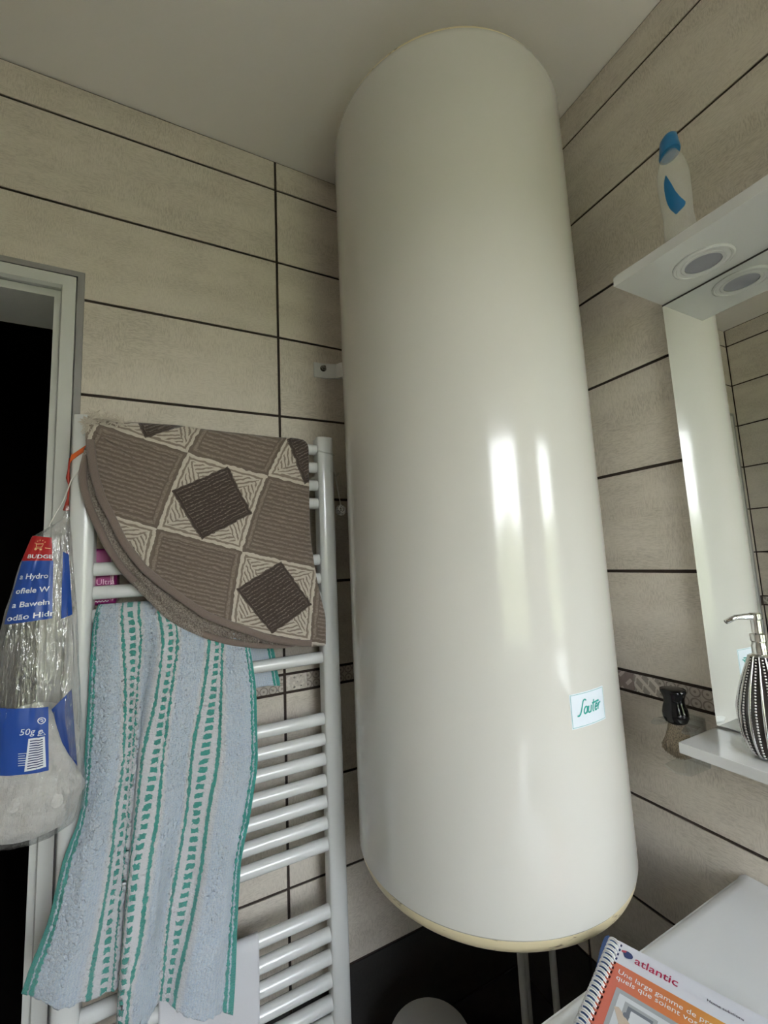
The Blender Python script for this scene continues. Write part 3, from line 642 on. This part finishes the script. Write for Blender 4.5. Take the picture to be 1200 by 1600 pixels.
# ------------------------------------------------------------------ white cloth on the lower bars
cl = thing('white_cloth', 'plain white cloth hanging over the lower radiator bars behind the striped towel', 'cloth', (-.79, -.10, .35))
def cloth():
    P = []; nu, nv = 40, 70
    for j in range(nv+1):
        row = []; s = j/nv
        for i in range(nu+1):
            u = i/nu; x = -.880 + .171*u - .002*s; d = s*.36
            z = .69 - max(0, d-.02); th = min(1, d/.02)*PI/2
            y = -.0785 - .0165*math.sin(th); z = .6763 + .0165*math.cos(th) - max(0, d-.02)
            cr = (x*.8+z*1.0)*26; y -= (.0015*math.sin(cr)+.001*math.sin(cr*2.3+1))*min(1, d/.05)
            row.append((x, y, z))
        P.append(row)
    o = grid('front_drop', P, M['whitecloth'], cl); md = o.modifiers.new('thickness', 'SOLIDIFY'); md.thickness = .0015; md.offset = 0
    Q = [[(x, -.0785+(.0165), .6763 - .20*j/20) if j else (x, -.0785, .6928) for x in np.linspace(-.880, -.709, 12)] for j in range(21)]
    o = grid('back_drop', Q, M['whitecloth'], cl); md = o.modifiers.new('thickness', 'SOLIDIFY'); md.thickness = .0015; md.offset = 0
cloth()
# ------------------------------------------------------------------ purple pack wedged behind the bars
pk = thing('purple_pack', 'purple packet wedged between radiator bars and wall, top left', 'packet', (-.985, -.045, 1.35))
def pillow(a, b, bev):
    bm = bx(a, b, bev, 4); return bm
pbody = obj('pack_body', pillow((-1.045, -.0610, 1.350), (-.962, -.012, 1.4575), .010), M['purple'], pk, auto=50)
obj('side_seam', bx((-.9725, -.0617, 1.36), (-.9715, -.0607, 1.449)), M['pink'], pk)
PT = lambda x0, z0: (lambda u, v: Vector((x0+u, -.0615, z0+v)))
text('lettering', 'Ultra', PT(-.9945, 1.3890), M['pink'], pk, width=.029, offset=.002)
V, F = stroke_faces([arc(-.995, 1.4235, .0075, .0075, 20, 150, 8), arc(-.975, 1.4235, .005, .006, 0, 180, 8), [(-.983, 1.4225), (-.983, 1.430)]], .0012)
flat('lettering', V, F, lambda u, v: Vector((u, -.0615, v)), M['pink'], pk)
obj('logo_drop', lathe(nb(), [(.006, 0), (.006, .0005)], (-.980, -.0610, 1.379), 16, (0,-1,0)), M['pink'], pk)
V, F = stroke_faces([[( -1.002+.0025*i, 1.3565+.002*(i % 2)) for i in range(12)]], .0016)
flat('torn_edge', V, F, lambda u, v: Vector((u, -.0615, v)), M['print_white'], pk)

# ------------------------------------------------------------------ cotton wool bag hanging from the left post
bag = thing('cotton_wool_bag', 'clear plastic bag of white cotton wool hanging from the radiator by the doorway', 'bag', (-1.05, -.165, 1.0))
bz = np.array([r[0] for r in BAG_ROWS]); bc = np.array([r[1] for r in BAG_ROWS]); bw = np.array([r[2] for r in BAG_ROWS])
BY = -.165
def bag_at(z):
    c = float(np.interp(-z, -bz, bc)); w = float(np.interp(-z, -bz, bw)); return c, w, max(.004, min(.046, .6*w))
def bag_r(t, z):
    t = (t+PI) % (2*PI) - PI; fade = max(0, min(1, (z-1.06)/.10)); rg = 0
    for c, a, w, q in ((-.72, .16, .055, 9), (-.98, -.10, .06, 13), (-1.25, .07, .05, 7), (-1.9, .09, .06, 11), (-2.3, -.07, .07, 8), (-.40, .10, .06, 10)):
        cc = c + .07*math.sin(z*q*3+c*5); rg += a*max(0, 1-abs(t-cc)/w)*(.55+.45*math.sin(z*q*5+c))
    return 1 + .03*math.sin(5*t+z*14) + .02*math.sin(11*t-z*9+1) + .05*noise.noise(Vector((math.cos(t)*2, math.sin(t)*2, z*18))) + rg*fade + .02*fade*noise.noise(Vector((math.cos(t)*9, math.sin(t)*9, z*40)))
def bag_pt(t, z, k=1.0):
    c, w, d = bag_at(z); r = bag_r(t, z) if k == 1.0 else 1.0
    return Vector((c+w*k*math.cos(t)*min(1.03, r), BY+d*k*r*math.sin(t), z))
def bag_front(x, z, off=.0012):
    c, w, d = bag_at(z); q = max(-1, min(1, (x-c)/w)); t = -math.acos(q)
    return Vector((x, BY + d*bag_r(t, z)*math.sin(t) - off, z))
zz = np.concatenate([np.linspace(bz[0], bz[-2], 150), [bz[-1]]]); NT = 180
P = [[bag_pt(2*PI*i/NT, z) for i in range(NT+1)] for z in zz]
cb = Vector((bc[-1], BY, bz[-1]-.001)); P.append([cb]*(NT+1))
grid('film', P, M['film'], bag)
def cot():
    P = []; zc = np.linspace(1.215, bz[-1]+.004, 60)
    for j, z in enumerate(zc):
        row = []; top = max(0, 1-j/14); k = .93*math.sqrt(max(0, 1-top**2)) if top > 0 else .93
        if j > 54: k *= math.sqrt(max(0.02, 1-((j-54)/6.2)**2))
        for i in range(NT+1):
            t = 2*PI*i/NT; p = bag_pt(t, z, 1.0001*1.0); c = Vector((bag_at(z)[0], BY, z)); q = c+(p-c)*k
            q += (p-c)*(.18*noise.noise(q*32)+.05*noise.noise(q*110)) - (p-c)*.04
            row.append(q)
        P.append(row)
    return grid('cotton_wool', P, M['cotton'], bag)
cot()
def qpt(Q, u, v):
    tl, tr, br_, bl = [Vector(q) for q in Q]; a = tl.lerp(tr, u); b = bl.lerp(br_, u); return a.lerp(b, 1-v)
def label_patch(name, Q, mat, parent, off=.0012, nu=24, nv=16, front=True):
    P = []
    for j in range(nv+1):
        row = []
        for i in range(nu+1):
            p = qpt(Q, i/nu, j/nv); row.append(bag_front(p.x, p.y, off))
        P.append(row)
    return grid(name, P, mat, parent)
def lab_fn(Q, u0, v0, s, off=.0032, asp=1.0):
    tl, tr, br_, bl = [Vector(q) for q in Q]; w = ((tr-tl).length+(br_-bl).length)/2; h = (tl-bl).length
    def f(u, v):
        p = qpt(Q, u0+u*s/w, v0+v*s*asp/h); return bag_front(p.x, p.y, off)
    return f
up_l = label_patch('top_label', BAG_BLUE, M['bluelabel'], bag)
red = label_patch('red_band', BAG_RED, M['redlabel'], bag, .0013)
label_patch('side_label', BAG_BLUE_SIDE, M['bluelabel'], bag, .0010, 6, 12)
low = label_patch('price_label', BAG_LOWER, M['bluelabel'], bag)
label_patch('back_label', BAG_BACK, plain('dark blue print seen through film', (.012,.05,.24), .4), bag, .0008, 8, 12)
text('lettering', 'BUDGE', lab_fn(BAG_RED, .20, .10, .0090), M['print_white'], red, offset=.02)
cart = [[(.0, 1.0), (.25, .95), (.4, .35), (1.05, .4), (1.25, .95), (.35, .85)], [(.4, .35), (.2, .15), (1.1, .12)], arc(.35, .0, .1, .08, 0, 360, 8), arc(1.0, .0, .1, .08, 0, 360, 8), [(1.5, .3), (2.2, .22)], [(.3, 1.25), (.42, 1.38)], [(.65, 1.42), (.7, 1.56)], [(1.05, 1.4), (1.1, 1.54)], [(1.35, 1.2), (1.5, 1.3)]]
V, F = stroke_faces([[Vector(p) for p in L] for L in cart], .09); flat('cart_logo', V, F, lab_fn(BAG_RED, .30, .46, .0105), M['print_yellow'], red)
for s, u0, v0, sz in (('a Hydro', .10, .70, .0105), ('ofiele W', .10, .47, .0105), ('a Bawełn', .10, .25, .0105), ('odão Hidr', .06, .05, .0105)):
    text('lettering', s, lab_fn(BAG_BLUE, u0, v0, sz*1.16), M['print_white'], up_l, offset=.015)
bar = label_patch('barcode', BAG_BARCODE, M['print_white'], low, .0018, 6, 6)
V, F = stroke_faces([[(.12, k), (.88, k)] for k in np.linspace(.08, .92, 12)], .032)
flat('barcode_lines', V, F, lambda u, v: (lambda p: bag_front(p.x, p.y, .0024))(qpt(BAG_BARCODE, u, v)), M['print_dark'], low)
text('lettering', '50g e', lab_fn(BAG_LOWER, .60, .60, .0125), M['print_white'], low, shear=.2)
V, F = stroke_faces([arc(0, 0, .5, .5, 0, 360, 16), [(-.3, .1), (0, .25), (.25, .05), (-.1, -.15), (.25, -.2)]], .14); flat('recycling_mark', V, F, lab_fn(BAG_LOWER, .91, .80, .0085), M['print_white'], low)
V, F = stroke_faces([[(-.5, -.4), (0, .5), (.5, -.4), (-.5, -.4)], [(-.15, -.15), (.15, .05)]], .13); flat('recycling_mark', V, F, lab_fn(BAG_LOWER, .91, .61, .0085), M['print_white'], low)
V, F = stroke_faces([[(0, -k*.5), (1.5+.3*math.sin(k*5), -k*.5)] for k in range(6)], .14); flat('fine_print', V, F, lab_fn(BAG_LOWER, .58, .32, .0065), M['print_white'], low)
obj('hang_string', tube(nb(), [(-.996, -.102, 1.636), (-1.014, -.104, 1.613), (-1.031, -.106, 1.581), (-1.036, -.125, 1.545), (-1.040, -.150, 1.520), (-1.048, -.164, 1.492)], .0011, 8), M['string'], bag, True)
# ------------------------------------------------------------------ orange band round the left post
bd = thing('rubber_band', 'orange rubber band tied around the top of the left radiator post', 'band', (-1.015, -.08, 1.60))
def band_ring():
    pts = []
    for i in range(40):
        t = 2*PI*i/40; x = math.cos(t); y = math.sin(t)
        px = -1.015 + .0213*math.copysign(abs(x)**.36, x); py = -.083 + .0205*math.copysign(abs(y)**.36, y)
        pts.append((px, py, 1.640 + .020*(px+1.015)/.0213*(1 if y < 0 else .4)))
    bm = nb(); n = 40; vs = [[bm.verts.new(Vector(p)+Vector((0,0,h))+0*Vector((0,0,0))) for h in (-.005, .005)] for p in pts]
    for i in range(n): bm.faces.new((vs[i][0], vs[(i+1) % n][0], vs[(i+1) % n][1], vs[i][1]))
    return bm
o = obj('loop', band_ring(), M['orange_band'], bd, True); md = o.modifiers.new('thickness', 'SOLIDIFY'); md.thickness = .0015; md.offset = 1
obj('tail', tube(nb(), [(-1.0365, -.095, 1.624), (-1.0385, -.092, 1.60), (-1.0395, -.088, 1.588), (-1.037, -.09, 1.575), (-1.038, -.09, 1.55), (-1.040, -.09, 1.527)], .002, 8, rfun=lambda t: .0016+.003*max(0, 1-abs(t-.45)*9)+.0035*max(0, (t-.8)*5)), M['red_band'], bd, True)
# ------------------------------------------------------------------ mesh ball on a thread by the right post
mb = thing('mesh_ball', 'small grey mesh ball hanging on a clear thread by the right radiator post', 'ball', (-.500, -.070, 1.536))
def ball():
    bm = nb(); bmesh.ops.create_icosphere(bm, subdivisions=2, radius=.0125); bmesh.ops.translate(bm, verts=bm.verts[:], vec=(-.500, -.070, 1.536)); return bm
o = obj('mesh_shell', ball(), plain('grey mesh', (.75,.73,.72), .4), mb); md = o.modifiers.new('wire', 'WIREFRAME'); md.thickness = .0023
core = nb(); bmesh.ops.create_icosphere(core, subdivisions=2, radius=.0098); bmesh.ops.translate(core, verts=core.verts[:], vec=(-.500, -.070, 1.536)); obj('filling', core, plain('dark filling', (.06,.055,.06), .8), mb, True)
obj('thread', tube(nb(), [(-.523, -.080, 1.668), (-.517, -.078, 1.640), (-.512, -.076, 1.610), (-.505, -.073, 1.575), (-.500, -.070, 1.549)], .0012, 6), M['string'], mb, True)
ring = [( -.543+.0205*math.copysign(abs(math.cos(t))**.36, math.cos(t)), -.083+.0195*math.copysign(abs(math.sin(t))**.36, math.sin(t)), 1.668+.004*math.sin(2*t)) for t in np.linspace(0, 2*PI, 33)[:-1]]
obj('tie', tube(nb(), ring, .0018, 6, True), M['acrylic'], mb, True)
obj('bow', (lambda bm: [tube(bm, p, .003, 6, rfun=lambda t: .0007+.0035*math.sin(PI*t)) for p in ([(-.513, -.077, 1.617), (-.519, -.078, 1.622), (-.521, -.078, 1.632)], [(-.513, -.077, 1.617), (-.506, -.075, 1.624), (-.502, -.074, 1.629)])] and bm)(nb()), M['acrylic'], mb, True)

# ------------------------------------------------------------------ mirror with light canopy and shelf
MY0, MY1 = -1.190, -.5872; MX = -.0137
mir = thing('bathroom_mirror', 'wall mirror with white spotlight canopy above and white shelf below', 'mirror', (0, (MY0+MY1)/2, 1.08))
obj('mirror_backing', bx((-.0085, MY0, 1.0975), (-.0003, MY1, 1.8765)), M['gap_dark'], mir)
obj('mirror_glass', bx((MX, MY0+.0012, 1.0985), (-.0086, MY1-.0012, 1.8755)), M['mirror'], mir)
obj('gap_shade', bx((-.0125, MY0, 1.8756), (-.0003, MY1, 1.8794)), M['gap_dark'], mir)  # dark strip stands in for the shadow where mirror meets canopy
can = obj('canopy', bx((-.1575, MY0, 1.8795), (-.0003, MY1, 1.8975), .0012), M['cabinet'], mir)
obj('shelf', bx((-.1275, MY0, 1.0790), (-.0003, MY1, 1.0955), .0015), M['cabinet'], mir)
def spot(y):
    c = (-.0760, y, 1.8795)
    s = obj('spotlight', lathe(nb(), [(.0425, 0), (.0425, .0018), (.040, .0035), (.0375, .0035), (.0365, .0022), (.031, .0022), (.030, .0030), (.0255, .0030), (.0255, .0012)], c, 56, (0,0,-1)), M['cabinet'], mir, auto=25)
    obj('lens', lathe(nb(), [(.0252, .0010), (.0250, .0022), (.004, .0024)], c, 40, (0,0,-1)), M['lens'], s, auto=30)
spot(-.690); spot(-1.085)
# ------------------------------------------------------------------ spray bottle on the canopy
SB = (-.085, -.668, 1.8977)
sb = thing('spray_bottle', 'translucent plastic bottle with blue cap standing on the mirror canopy', 'bottle', SB)
def bott(t, h): return 1 + .0
obj('bottle_body', lathe(nb(), [(.019, 0), (.0235, .004), (.0235, .05), (.0215, .08), (.0228, .11), (.0238, .145), (.0225, .165), (.018, .185), (.012, .198), (.0095, .206)], SB, 40), M['bottle'], sb, True)
def cap():
    bm = lathe(nb(), [(.0060, .1995), (.0160, .1995), (.0166, .203), (.0152, .211), (.0142, .220), (.0135, .227), (.0095, .2325), (.002, .2335)], SB, 28)
    for v in bm.verts:
        k = (v.co.z-SB[2]-.200)/.04; v.co.y -= .001*k; v.co.z += (v.co.y-SB[1])*-.26
    return bm
obj('cap', cap(), M['blue'], sb, auto=45)
def flame():
    prof = [(.0, .0235), (.05, .0235), (.08, .0215), (.11, .0228), (.145, .0238)]; P = []
    rows = [(.148, -9, -8), (.141, -12, -5.5), (.134, -13, -3), (.123, -13, .5), (.113, -12, 6), (.106, -10, 12), (.1025, -8.5, 11.5), (.099, -6, 8), (.094, -3, -1)]
    for hh in np.linspace(.148, .094, 28):
        h = .148-(.148-hh)*1.42; hs = [-r[0] for r in rows]; L = np.interp(-hh, hs, [r[1] for r in rows]); Rr = np.interp(-hh, hs, [r[2] for r in rows]); r = float(np.interp(h, [p[0] for p in prof], [p[1] for p in prof]))+.0004
        th = [PI+math.radians(24.5)+math.asin(max(-1, min(1, q/22))) for q in np.linspace(L, Rr, 9)]
        P.append([(SB[0]+r*math.cos(t), SB[1]+r*math.sin(t), SB[2]+h) for t in th])
    return P
grid('flame_label', flame(), M['blue'], sb)
# ------------------------------------------------------------------ shaving brush in a clear holder
BX, BYY = -.050, -.5425
brush = thing('shaving_brush', 'shaving brush with black handle hanging bristles down beside the mirror', 'shaving brush', (BX, BYY, 1.04))
obj('handle', lathe(nb(), [(.004, 1.0945), (.012, 1.0950), (.0170, 1.098), (.0202, 1.106), (.0205, 1.114), (.0185, 1.123), (.0162, 1.131), (.0160, 1.137), (.0185, 1.145), (.0205, 1.150), (.0200, 1.1535), (.012, 1.155), (.003, 1.1552)], (BX, BYY, 0), 40), M['black_gloss'], brush, True)
def bristle_mat():
    b = NB('badger bristle'); g = b.n('ShaderNodeSeparateXYZ'); b.put(g.inputs[0], b.pos()); f = b.ss(g.outputs[2], 1.035, 1.09)
    n = b.noise(b.vscale(b.pos(), (1500, 1500, 10)), 1.0, 2); return b.bsdf(b.mix(b.ss(n, .35, .65), (.09,.068,.045), (.42,.34,.24)), .7)
def bristles():
    bm = lathe(nb(), [(.0125, 1.0965), (.0150, 1.085), (.0190, 1.072), (.0225, 1.060), (.0225, 1.052), (.018, 1.044), (.010, 1.039), (.002, 1.037)], (BX, BYY, 0), 40)
    for i in range(420):
        a = random.uniform(0, 2*PI); k = math.sqrt(random.random()); p0 = Vector((BX+.0125*k*math.cos(a), BYY+.0125*k*math.sin(a), 1.094)); z1 = 1.036+.016*k*k+random.uniform(-.002, .002)
        p1 = Vector((BX+.0165*k*math.cos(a), BYY+.0165*k*math.sin(a), 1.075)); p2 = Vector((BX+.0275*k*math.cos(a), BYY+.0275*k*math.sin(a), z1)); tube(bm, [p0, p1, p2], .0005, 4)
    return bm
obj('bristles', bristles(), bristle_mat(), brush, True)
hold = thing('brush_holder', 'clear acrylic wall holder carrying the shaving brush', 'holder', (-.03, BYY, 1.02))
obj('back_plate', bx((-.004, BYY-.022, 1.015), (-.0004, BYY+.022, 1.100), .001), M['acrylic'], hold)
def fork():
    pts = []; 
    out_ = [(-.004, .020), (-.030, .030), (-.058, .036), (-.076, .030), (-.077, .022), (-.060, .0165), (-.050, .0140)]
    bm = nb()
    for s in (1, -1):
        poly = [(x, BYY+s*y) for x, y in out_] + [(-.050+.0145*math.cos(a)*1.0, BYY+s*.0145*math.sin(a)) for a in (1.2, .8, .4, .05)] + [(-.004, BYY+s*.0005)]
        prism(bm, poly, 2, 1.0905, 1.0945)
    return bm
obj('fork', fork(), M['acrylic'], hold)
def plate():
    bm = nb(); poly = [(-.004, BYY-.022), (-.060, BYY-.020), (-.072, BYY), (-.060, BYY+.024), (-.004, BYY+.026)]; prism(bm, poly, 2, 1.015, 1.0185); return bm
obj('rest_plate', plate(), M['acrylic'], hold)
# ------------------------------------------------------------------ soap dispenser on the shelf
SD = (-.070, -.6890, 1.0957)
sd = thing('soap_dispenser', 'silver ribbed teardrop soap dispenser with chrome pump on the mirror shelf', 'soap dispenser', SD)
pf = [(0, .022), (.003, .030), (.012, .037), (.03, .0430), (.05, .0455), (.065, .0452), (.085, .041), (.105, .0345), (.125, .0262), (.140, .0195), (.146, .0175)]
def rprof(h): return .80*float(hermite([p[0] for p in pf], [p[1] for p in pf], h))
obj('bottle_body', lathe(nb(), [(rprof(h)-.0012, h) for h in np.linspace(0, .146, 40)], SD, 64), plain('dark smoked glass', (.035,.028,.025), .15, coat=.4), sd, True)
for i in range(26):
    t = 2*PI*i/26; pts = []; bm = nb(); w = .42*2*PI/26
    hs = np.linspace(.003, .146, 26); vs = []
    for h in hs:
        r = rprof(h); vs.append([bm.verts.new((SD[0]+(r+dr)*math.cos(t+k*w), SD[1]+(r+dr)*math.sin(t+k*w), SD[2]+h)) for k, dr in ((-.5, -.0008), (-.35, .0010), (0, .0014), (.35, .0010), (.5, -.0008))])
    for a, b in zip(vs, vs[1:]):
        for k in range(4): bm.faces.new((a[k], a[k+1], b[k+1], b[k]))
    if i % 2 == 0: obj('rib', bm, M['chrome'], sd, True)
    else:
        bm.free(); bm = nb()
        for h in np.linspace(.006, .142, 34):
            r = rprof(h)+.0002; c = Vector((SD[0]+r*math.cos(t), SD[1]+r*math.sin(t), SD[2]+h)); k = r/.0455
            bmesh.ops.create_uvsphere(bm, u_segments=6, v_segments=4, radius=.0021*(.45+.55*k), matrix=Matrix.Translation(c))
        obj('bead_row', bm, M['chrome'], sd, True)
obj('collar', lathe(nb(), [(.0140, .1455), (.0110, .148), (.0095, .149), (.0095, .161), (.0085, .163), (.0085, .1665), (.0098, .168), (.0098, .178), (.0065, .180), (.0065, .2)], SD, 32), M['chrome'], sd, auto=40)
hx = Vector((-.90, .42, 0)).normalized(); top = Vector(SD)+Vector((0,0,.2035))
obj('spout', tube(nb(), [top-hx*.008, top, top+hx*.018+Vector((0,0,.001)), top+hx*.030+Vector((0,0,.0008)), top+hx*.046+Vector((0,0,-.0055))], .0045, 14, rfun=lambda t: .0052-.0018*t), M['chrome'], sd, True)
obj('pump_head', lathe(nb(), [(.0075, .1985), (.0078, .201), (.0078, .208), (.006, .2095)], SD, 24), M['chrome'], sd, auto=40)
# ------------------------------------------------------------------ wash basin and cabinet
BZ = .856
bas = thing('wash_basin', 'white washbasin top below the mirror with a spiral brochure on it', 'washbasin', (-.23, -.9, .70))
def basin():
    x0, x1, y0, y1 = -.50, -.0008, -1.19, -.5875; nx, ny = 60, 72; P = []
    for j in range(ny+1):
        row = []
        for i in range(nx+1):
            x = x0+(x1-x0)*i/nx; y = y0+(y1-y0)*j/ny; q = ((x+.27)/.165)**4 + ((y+.985)/.16)**4
            d = max(0, 1-q); z = BZ - .11*(1-math.exp(-3*d)) if d > 0 else BZ
            if x > -.012: z += .004*math.sin((x+.012)/.012*PI/2)
            ex = min(x-x0, y1-y, .006, y-y0); z -= .006*(1-math.sqrt(max(0, 1-((.006-ex)/.006)**2)))
            row.append((x, y, z))
        P.append(row)
    return P
grid('basin_top', basin(), M['ceramic'], bas)
obj('basin_skirt', ring_frame(nb(), -.4996, -.001, -1.1897, -.5878, .01, 0, 1) if False else (lambda bm: [box(bm, a, b) for a, b in (((-.5, -1.19, .737), (-.488, -.5875, BZ-.0045)), ((-.5, -.5995, .737), (-.001, -.5875, BZ-.0045)), ((-.5, -1.19, .737), (-.001, -1.178, BZ-.0045)))] and bm)(nb()), M['ceramic'], bas)
vc = thing('vanity_cabinet', 'white vanity cabinet carrying the washbasin', 'cabinet', (-.23, -.9, 0))
obj('carcass', bx((-.46, -1.18, .22), (-.001, -.60, .735), .002), M['cabinet'], vc)
for y0, y1 in ((-1.178, -.892), (-.888, -.602)):
    d = obj('door', bx((-.478, y0, .224), (-.461, y1, .732), .002), M['cabinet'], vc); obj('handle', tube(nb(), [(-.478, (y0+y1)/2-.04, .70), (-.495, (y0+y1)/2-.04, .70), (-.495, (y0+y1)/2+.04, .70), (-.478, (y0+y1)/2+.04, .70)], .004, 8), M['chrome'], d)
for x in (-.43, -.03):
    for y in (-1.15, -.63): obj('foot', lathe(nb(), [(.018, 0), (.015, .22)], (x, y, 0), 16), M['chrome'], vc)
# ------------------------------------------------------------------ spiral brochure on the basin
BO_ = Vector((-.2985, -.5747, BZ)); EX = Vector((.350, -.937, 0)).normalized(); EY = Vector((-.937, -.350, 0)).normalized()
def bp(u, v, h): return BO_ + EX*u + EY*v + Vector((0,0,h))
br_t = thing('spiral_brochure', 'white and orange spiral bound brochure lying on the washbasin', 'brochure', (-.37, -.70, BZ))
def slab(name, pts, h0, h1, mat, parent):
    bm = nb(); A = [bm.verts.new(bp(u, v, h0)) for u, v in pts]; B = [bm.verts.new(bp(u, v, h1)) for u, v in pts]; n = len(pts)
    bm.faces.new(A); bm.faces.new(B[::-1])
    for i in range(n): bm.faces.new((A[i], B[i], B[(i+1) % n], A[(i+1) % n]))
    return obj(name, bm, mat, parent)
PW, PH = .200, .285
slab('back_cover', [(-.014, .060), (-.0185, .020), (-.0195, .004), (-.0190, -.004), (-.0160, -.0085), (-.010, -.0075), (-.002, .0), (PW-.002, .004), (PW-.002, PH), (-.006, PH)], .0012, .0026, plain('blue back cover', (.035,.10,.30), .35), br_t)['label'] = 'blue back cover showing past the spiral'
slab('pages', [(.001, .001), (PW-.001, .001), (PW-.001, PH-.001), (.001, PH-.001)], .0028, .0090, plain('white page block', (.75,.75,.74), .7), br_t)
cov = slab('front_cover', [(0, 0), (PW, 0), (PW, PH), (0, PH)], .0092, .0098, plain('white glossy cover', (.66,.67,.73), .25), br_t)
def grad_mat():
    b = NB('orange gradient print'); u, v = b.uv(); r = b.n('ShaderNodeValToRGB'); b.put(r.inputs[0], b.m('SUBTRACT', b.m('MULTIPLY', u, 1.0), b.m('MULTIPLY', v, .35))); e = r.color_ramp.elements
    e[0].color = (.62,.14,.09,1); e[1].color = (.62,.42,.06,1); e[0].position = -.0; e[1].position = .85; k = e.new(.35); k.color = (.66,.22,.07,1)
    return b.bsdf(r.outputs[0], .28)
pu, pv = [0, PW], [.036, PH]
grid('orange_panel', [[bp(u, v, .0100) for u in np.linspace(.001, PW, 12)] for v in np.linspace(.0365, PH, 12)], grad_mat(), cov, [[(i/11, j/11) for i in range(12)] for j in range(12)])
def bt(u0, v0, h=.0103): return lambda u, v: bp(u0+u, v0-v, h)
text('lettering', 'atlantic', bt(.0245, .0235), plain('crimson print', (.42,.012,.07), .35), cov, width=.0475, offset=.010)
text('lettering', 'Une large gamme de produits', bt(.012, .0510), M['print_white'], cov, width=.118, offset=.002)
text('lettering', 'quels que soient vos besoins', bt(.012, .0605), M['print_white'], cov, width=.118, offset=.002)
text('lettering', 'Home solutions', bt(.101, .0205), plain('grey print', (.08,.07,.10), .4), cov, width=.034, offset=.012)
def egg(cu, cv, a, b, n=20): return [(cu + a*math.cos(t)*(1-.45*math.sin(t)), cv - b*math.sin(t)) for t in [2*PI*i/n for i in range(n)]]
def logo(cu, cv, s, mat):
    V = [(cu + s*(.62*math.cos(t)*(1-.35*max(0, -math.cos(t)+math.sin(t)))), cv + s*.5*math.sin(t)) for t in [2*PI*i/22 for i in range(22)]]
    return flat('logo', V, [tuple(range(22))], lambda u, v: bp(u, v, .0104), mat, cov)
logo(.0145, .0165, .0115, plain('navy logo print', (.02,.035,.13), .35)); logo(.1455, .0235, .008, plain('red logo print', (.45,.04,.06), .35))
flat('logo', [(.0075, .0135), (.0135, .0105), (.0125, .0150), (.0080, .0165)], [(0, 1, 2, 3)], lambda u, v: bp(u, v, .0105), plain('crimson logo print', (.42,.03,.06), .35), cov)
def pic(name, u0, u1, v0, v1, mat, h=.0103): return flat(name, [(u0, v0), (u1, v0), (u1, v1), (u0, v1)], [(0, 1, 2, 3)], lambda u, v: bp(u, v, h), mat, cov)
G1 = plain('picture grey', (.36,.38,.40), .3); G2 = plain('picture pale', (.62,.65,.68), .3); G3 = plain('picture dark', (.16,.18,.21), .3); G4 = plain('picture beige', (.55,.48,.40), .3)
pic('photo_panel', .0155, PW-.012, .071, PH-.02, G1); pic('photo_wall', .0205, PW-.012, .077, .20, G2, .01035)
for u0 in (.028, .070, .112): pic('photo_window', u0, u0+.034, .083, .135, G1, .0104); pic('photo_glass', u0+.004, u0+.030, .087, .132, G3, .01045); pic('photo_glass', u0+.008, u0+.028, .091, .130, G2, .0105)
pic('photo_sofa', .022, .09, .125, .165, G4, .01055)
flat('photo_figure', [(.0195, .098), (.024, .0955), (.044, .112), (.058, .130), (.050, .135), (.030, .118)], [(0, 1, 2, 3, 4, 5)], lambda u, v: bp(u, v, .0106), plain('picture skin', (.55,.45,.36), .4), cov)
V, F = stroke_faces([], .1) if False else ([(.033+.0035*math.cos(t), .100+.0035*math.sin(t)) for t in [2*PI*i/14 for i in range(14)]], [tuple(range(14))])
flat('photo_head', V, F, lambda u, v: bp(u, v, .0107), G3, cov)
wire = plain('white coated wire', (.72,.72,.72), .3)
nl = 34
for k in range(nl):
    v0 = .005 + k*.0081; bm = nb()
    for dv in (0, .0028):
        pts = [bp(-.0035+.0078*math.cos(a), v0+dv+(.0008*math.cos(a)), .0068+.0066*math.sin(a)) for a in [math.radians(x) for x in range(-12, 212, 14)]]
        tube(bm, pts, .0009, 6)
    obj('coil_loop', bm, wire, br_t, True)
    hole = nb(); hole_pts = [(.0040, v0-.0006), (.0062, v0-.0006), (.0062, v0+.0036), (.0040, v0+.0036)]
    flat('punched_hole', hole_pts, [(0, 1, 2, 3)], lambda u, v: bp(u, v, .0100), M['print_dark'], cov); hole.free()
# ------------------------------------------------------------------ white bin under the heater
BN = (-.392, -.187)
bn = thing('waste_bin', 'round white lidded bin standing beneath the water heater', 'bin', (BN[0], BN[1], 0))
obj('bin_body', lathe(nb(), [(.070, .0), (.074, .004), (.083, .42)], (BN[0], BN[1], 0), 48), M['bin'], bn, auto=40)
obj('lid', lathe(nb(), [(.0855, .42), (.0865, .424), (.0865, .438), (.084, .443), (.06, .448), (.02, .450), (.002, .450)], (BN[0], BN[1], 0), 48), M['bin'], bn, auto=40)
